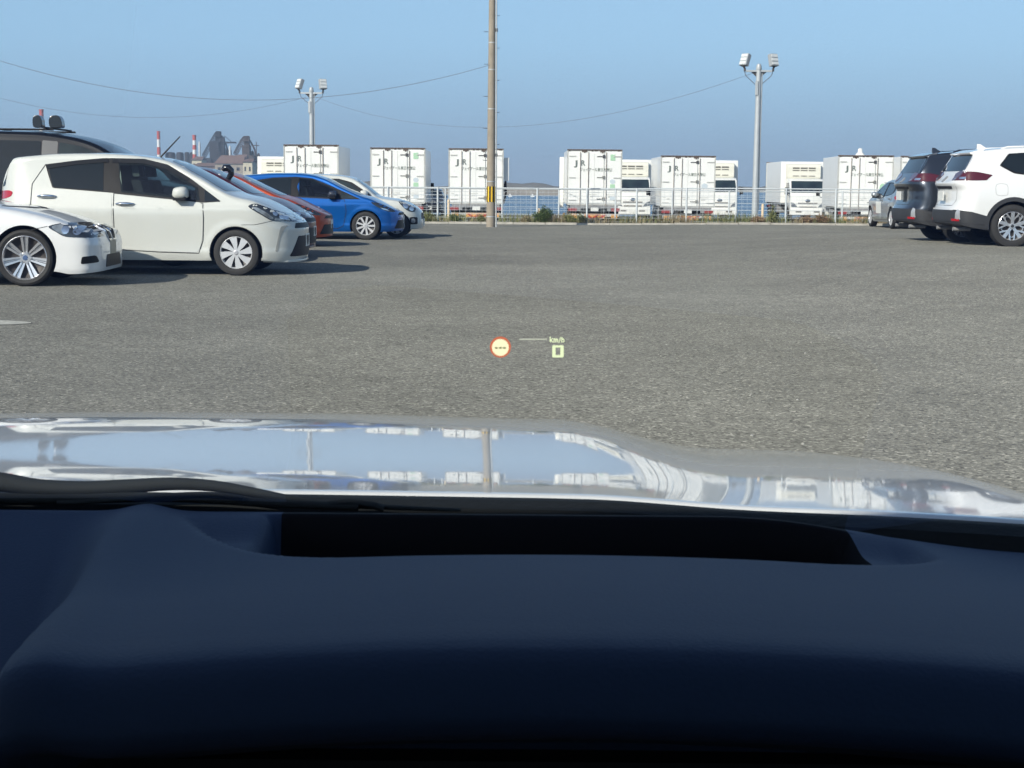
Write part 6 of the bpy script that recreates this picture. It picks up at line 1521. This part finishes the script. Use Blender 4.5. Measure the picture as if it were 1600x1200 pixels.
def poly_glass(name, polys, mat, par, lift=0.0):
    m = MB()
    for pl in polys:
        m.add([on_glass(*p)+nrm*lift for p in pl], [tuple(range(len(pl)))])
    return shift(m).obj(name, mat, par, fixn=False)
def strip(outer, inner):
    n = len(outer); return [[outer[i], outer[(i+1) % n], inner[(i+1) % n], inner[i]] for i in range(n)]
circ = lambda cx, cy, r, n=40: [(cx+r*cos(2*pi*k/n), cy+r*sin(2*pi*k/n)) for k in range(n)]
hud = poly_glass('head_up_display', strip(circ(781.8, 546.3, 16.3), circ(781.8, 546.3, 13.0)), HR, own)
poly_glass('display_disc', [circ(781.8, 546.3, 13.2)], HY, hud, 0.0003)
poly_glass('display_dashes', [[(x, 544.8), (x+4.6, 544.8), (x+4.6, 547.2), (x, 547.2)] for x in (773.2, 779.6, 785.8)], HD, hud, 0.0008)
poly_glass('display_line', [[(811.5, 533.1), (855, 533.1), (855, 534.9), (811.5, 534.9)]], emat('display_line_white', (0.66, 0.68, 0.55), 0.8), hud)
rr = lambda x0, y0, x1, y1, r: rounded([(x0, y0), (x1, y0), (x1, y1), (x0, y1)], r, 3)
poly_glass('speed_zero', strip(rr(863, 543.4, 880.8, 562.4, 2.2), rr(868, 546.8, 875.6, 558.8, 0.6)), HW, hud)
# km/h drawn with strokes
def stroke(pts, w_=1.5):
    out = []
    for (x0, y0), (x1, y1) in zip(pts[:-1], pts[1:]):
        l_ = sqrt((x1-x0)**2+(y1-y0)**2); nx_, ny_ = -(y1-y0)/l_*w_/2, (x1-x0)/l_*w_/2; ex, ey = (x1-x0)/l_*w_*0.3, (y1-y0)/l_*w_*0.3
        out.append([(x0-ex+nx_, y0-ey+ny_), (x1+ex+nx_, y1+ey+ny_), (x1+ex-nx_, y1+ey-ny_), (x0-ex-nx_, y0-ey-ny_)])
    return out
kmh = stroke([(859.8, 530.6), (859.8, 538.6)])+stroke([(863.9, 532.8), (860.6, 535.8), (864.2, 538.6)], 1.3)
kmh += stroke([(865.8, 533.4), (865.8, 538.6)])+stroke([(865.8, 534.6), (867.2, 533.6), (868.5, 534.4), (868.5, 538.6)])+stroke([(868.5, 534.6), (870.0, 533.6), (871.3, 534.4), (871.3, 538.6)])
kmh += stroke([(876.0, 530.9), (873.3, 539.2)], 1.2)+stroke([(877.8, 531.0), (877.8, 538.6)])+stroke([(877.8, 534.8), (879.4, 533.6), (881.0, 534.6), (881.0, 538.6)])
poly_glass('display_unit', kmh, HW, hud)
# cabin shell round the camera
HEAD = pmat('headliner', (0.05, 0.05, 0.05), 0.95); DOORC = pmat('door_trim', (0.03, 0.03, 0.032), 0.7)
def slab(name, pts_in, thick, mat_in, par=own):
    m = MB(); n = len(pts_in); m.add(pts_in+[tuple(Vector(p)+Vector(thick)) for p in pts_in], [tuple(range(n)), tuple(range(2*n-1, n-1, -1))]+[(i, n+i, n+(i+1) % n, (i+1) % n) for i in range(n)])
    return shift(m).obj(name, mat_in, par, bevel=0.008)
zr_ = 0.25
slab('headliner', [(CX-0.80, 0.53, zr_), (CX+0.80, 0.53, zr_), (CX+0.60, -1.55, zr_), (CX-0.60, -1.55, zr_)], (0, 0, 0.02), HEAD)
slab('roof', [(CX-0.84, 0.56, zr_+0.024), (CX+0.84, 0.56, zr_+0.024), (CX+0.63, -1.6, zr_+0.024), (CX-0.63, -1.6, zr_+0.024)], (0, -0.02, 0.03), BON)
for sg in (1, -1):
    m = MB(); a = wpt(sg*1.0, 0.0)+Vector((sg*0.04, 0.0, -0.03)); b = wpt(sg*1.0, 1.0)+Vector((sg*0.02, 0, 0.01)); m.tube([a, b], 0.035, 10)
    shift(m).obj('front_pillar', BON, own, smooth=50)
    m = MB(); m.tube([(CX+sg*0.95, -0.35, -0.30), (CX+sg*0.66, -0.35, zr_+0.02)], 0.05, 10); shift(m).obj('centre_pillar', BON, own, smooth=50)
    m = MB(); m.tube([(CX+sg*0.92, -1.75, -0.25), (CX+sg*0.62, -1.45, zr_+0.02)], 0.11, 10); shift(m).obj('rear_pillar', BON, own, smooth=50)
    m = MB(); m.box(*sorted((CX+sg*0.95, CX+sg*1.0)), -2.1, 1.30, -0.80, -0.27); d = shift(m).obj('door', BON, own, bevel=0.02)
    m = MB(); m.box(*sorted((CX+sg*0.91, CX+sg*0.945)), -1.7, 1.05, -0.78, -0.29); shift(m).obj('door_trim', DOORC, d, bevel=0.015)
    m = MB(); m.add([(CX+sg*0.96, 1.0, -0.27), (CX+sg*0.96, -1.6, -0.27), (CX+sg*0.65, -1.4, zr_+0.02), (CX+sg*0.65, 0.55, zr_+0.02)], [(0, 1, 2, 3)]); shift(m).obj('side_glass', TINT2, d)
m = MB(); m.box(CX-0.95, CX+0.95, -2.2, -1.75, -0.80, -0.20); shift(m).obj('tail', BON, own, bevel=0.03)
m = MB(); m.add([(CX-0.68, -1.78, -0.20), (CX+0.68, -1.78, -0.20), (CX+0.56, -1.5, zr_+0.02), (CX-0.56, -1.5, zr_+0.02)], [(0, 1, 2, 3)]); shift(m).obj('rear_glass', TINT, own)
m = MB(); m.box(CX-0.80, CX+0.80, -1.8, 1.1, -0.93, -0.80); shift(m).obj('floor', DOORC, own)
for xx in (CX+0.36, CX-0.36):
    m = MB(); m.box(xx-0.24, xx+0.24, -0.75, -0.55, -0.55, 0.05); m.box(xx-0.25, xx+0.25, -0.60, -0.15, -0.66, -0.50); m.box(xx-0.12, xx+0.12, -0.80, -0.70, 0.07, 0.22)
    shift(m).obj('seat', pmat('seat_fabric', (0.035, 0.035, 0.04), 0.9), own, bevel=0.04)
for sg in (1, -1):
    for yy in (-1.25, 1.75): wheel(own, sg*0.86, yy-0.2, 0.32, 0.22, 0.2, 'cut5', 1)
for o in list(own.children):
    if o.name.startswith('wheel'): o.rotation_euler = (0, 0, -pi/2 if o.location.x > 0 else pi/2)

# ------------------------------------------------------------------ the air
HAZE = 1.7e-4
if HAZE > 0:
    hm = bpy.data.materials.new('haze'); hm.use_nodes = True; t = hm.node_tree; t.nodes.clear()
    pv = N(t, 'ShaderNodeVolumePrincipled', i_Density=HAZE, i_Color=(0.62, 0.78, 0.98, 1), i_Anisotropy=0.0)
    oo = N(t, 'ShaderNodeOutputMaterial'); t.links.new(pv.outputs[0], oo.inputs['Volume'])
    m = MB(); m.box(-9500, 9500, -400, 9500, -7.5, 130); hz = m.obj('haze', hm); tag(hz, kind='stuff')
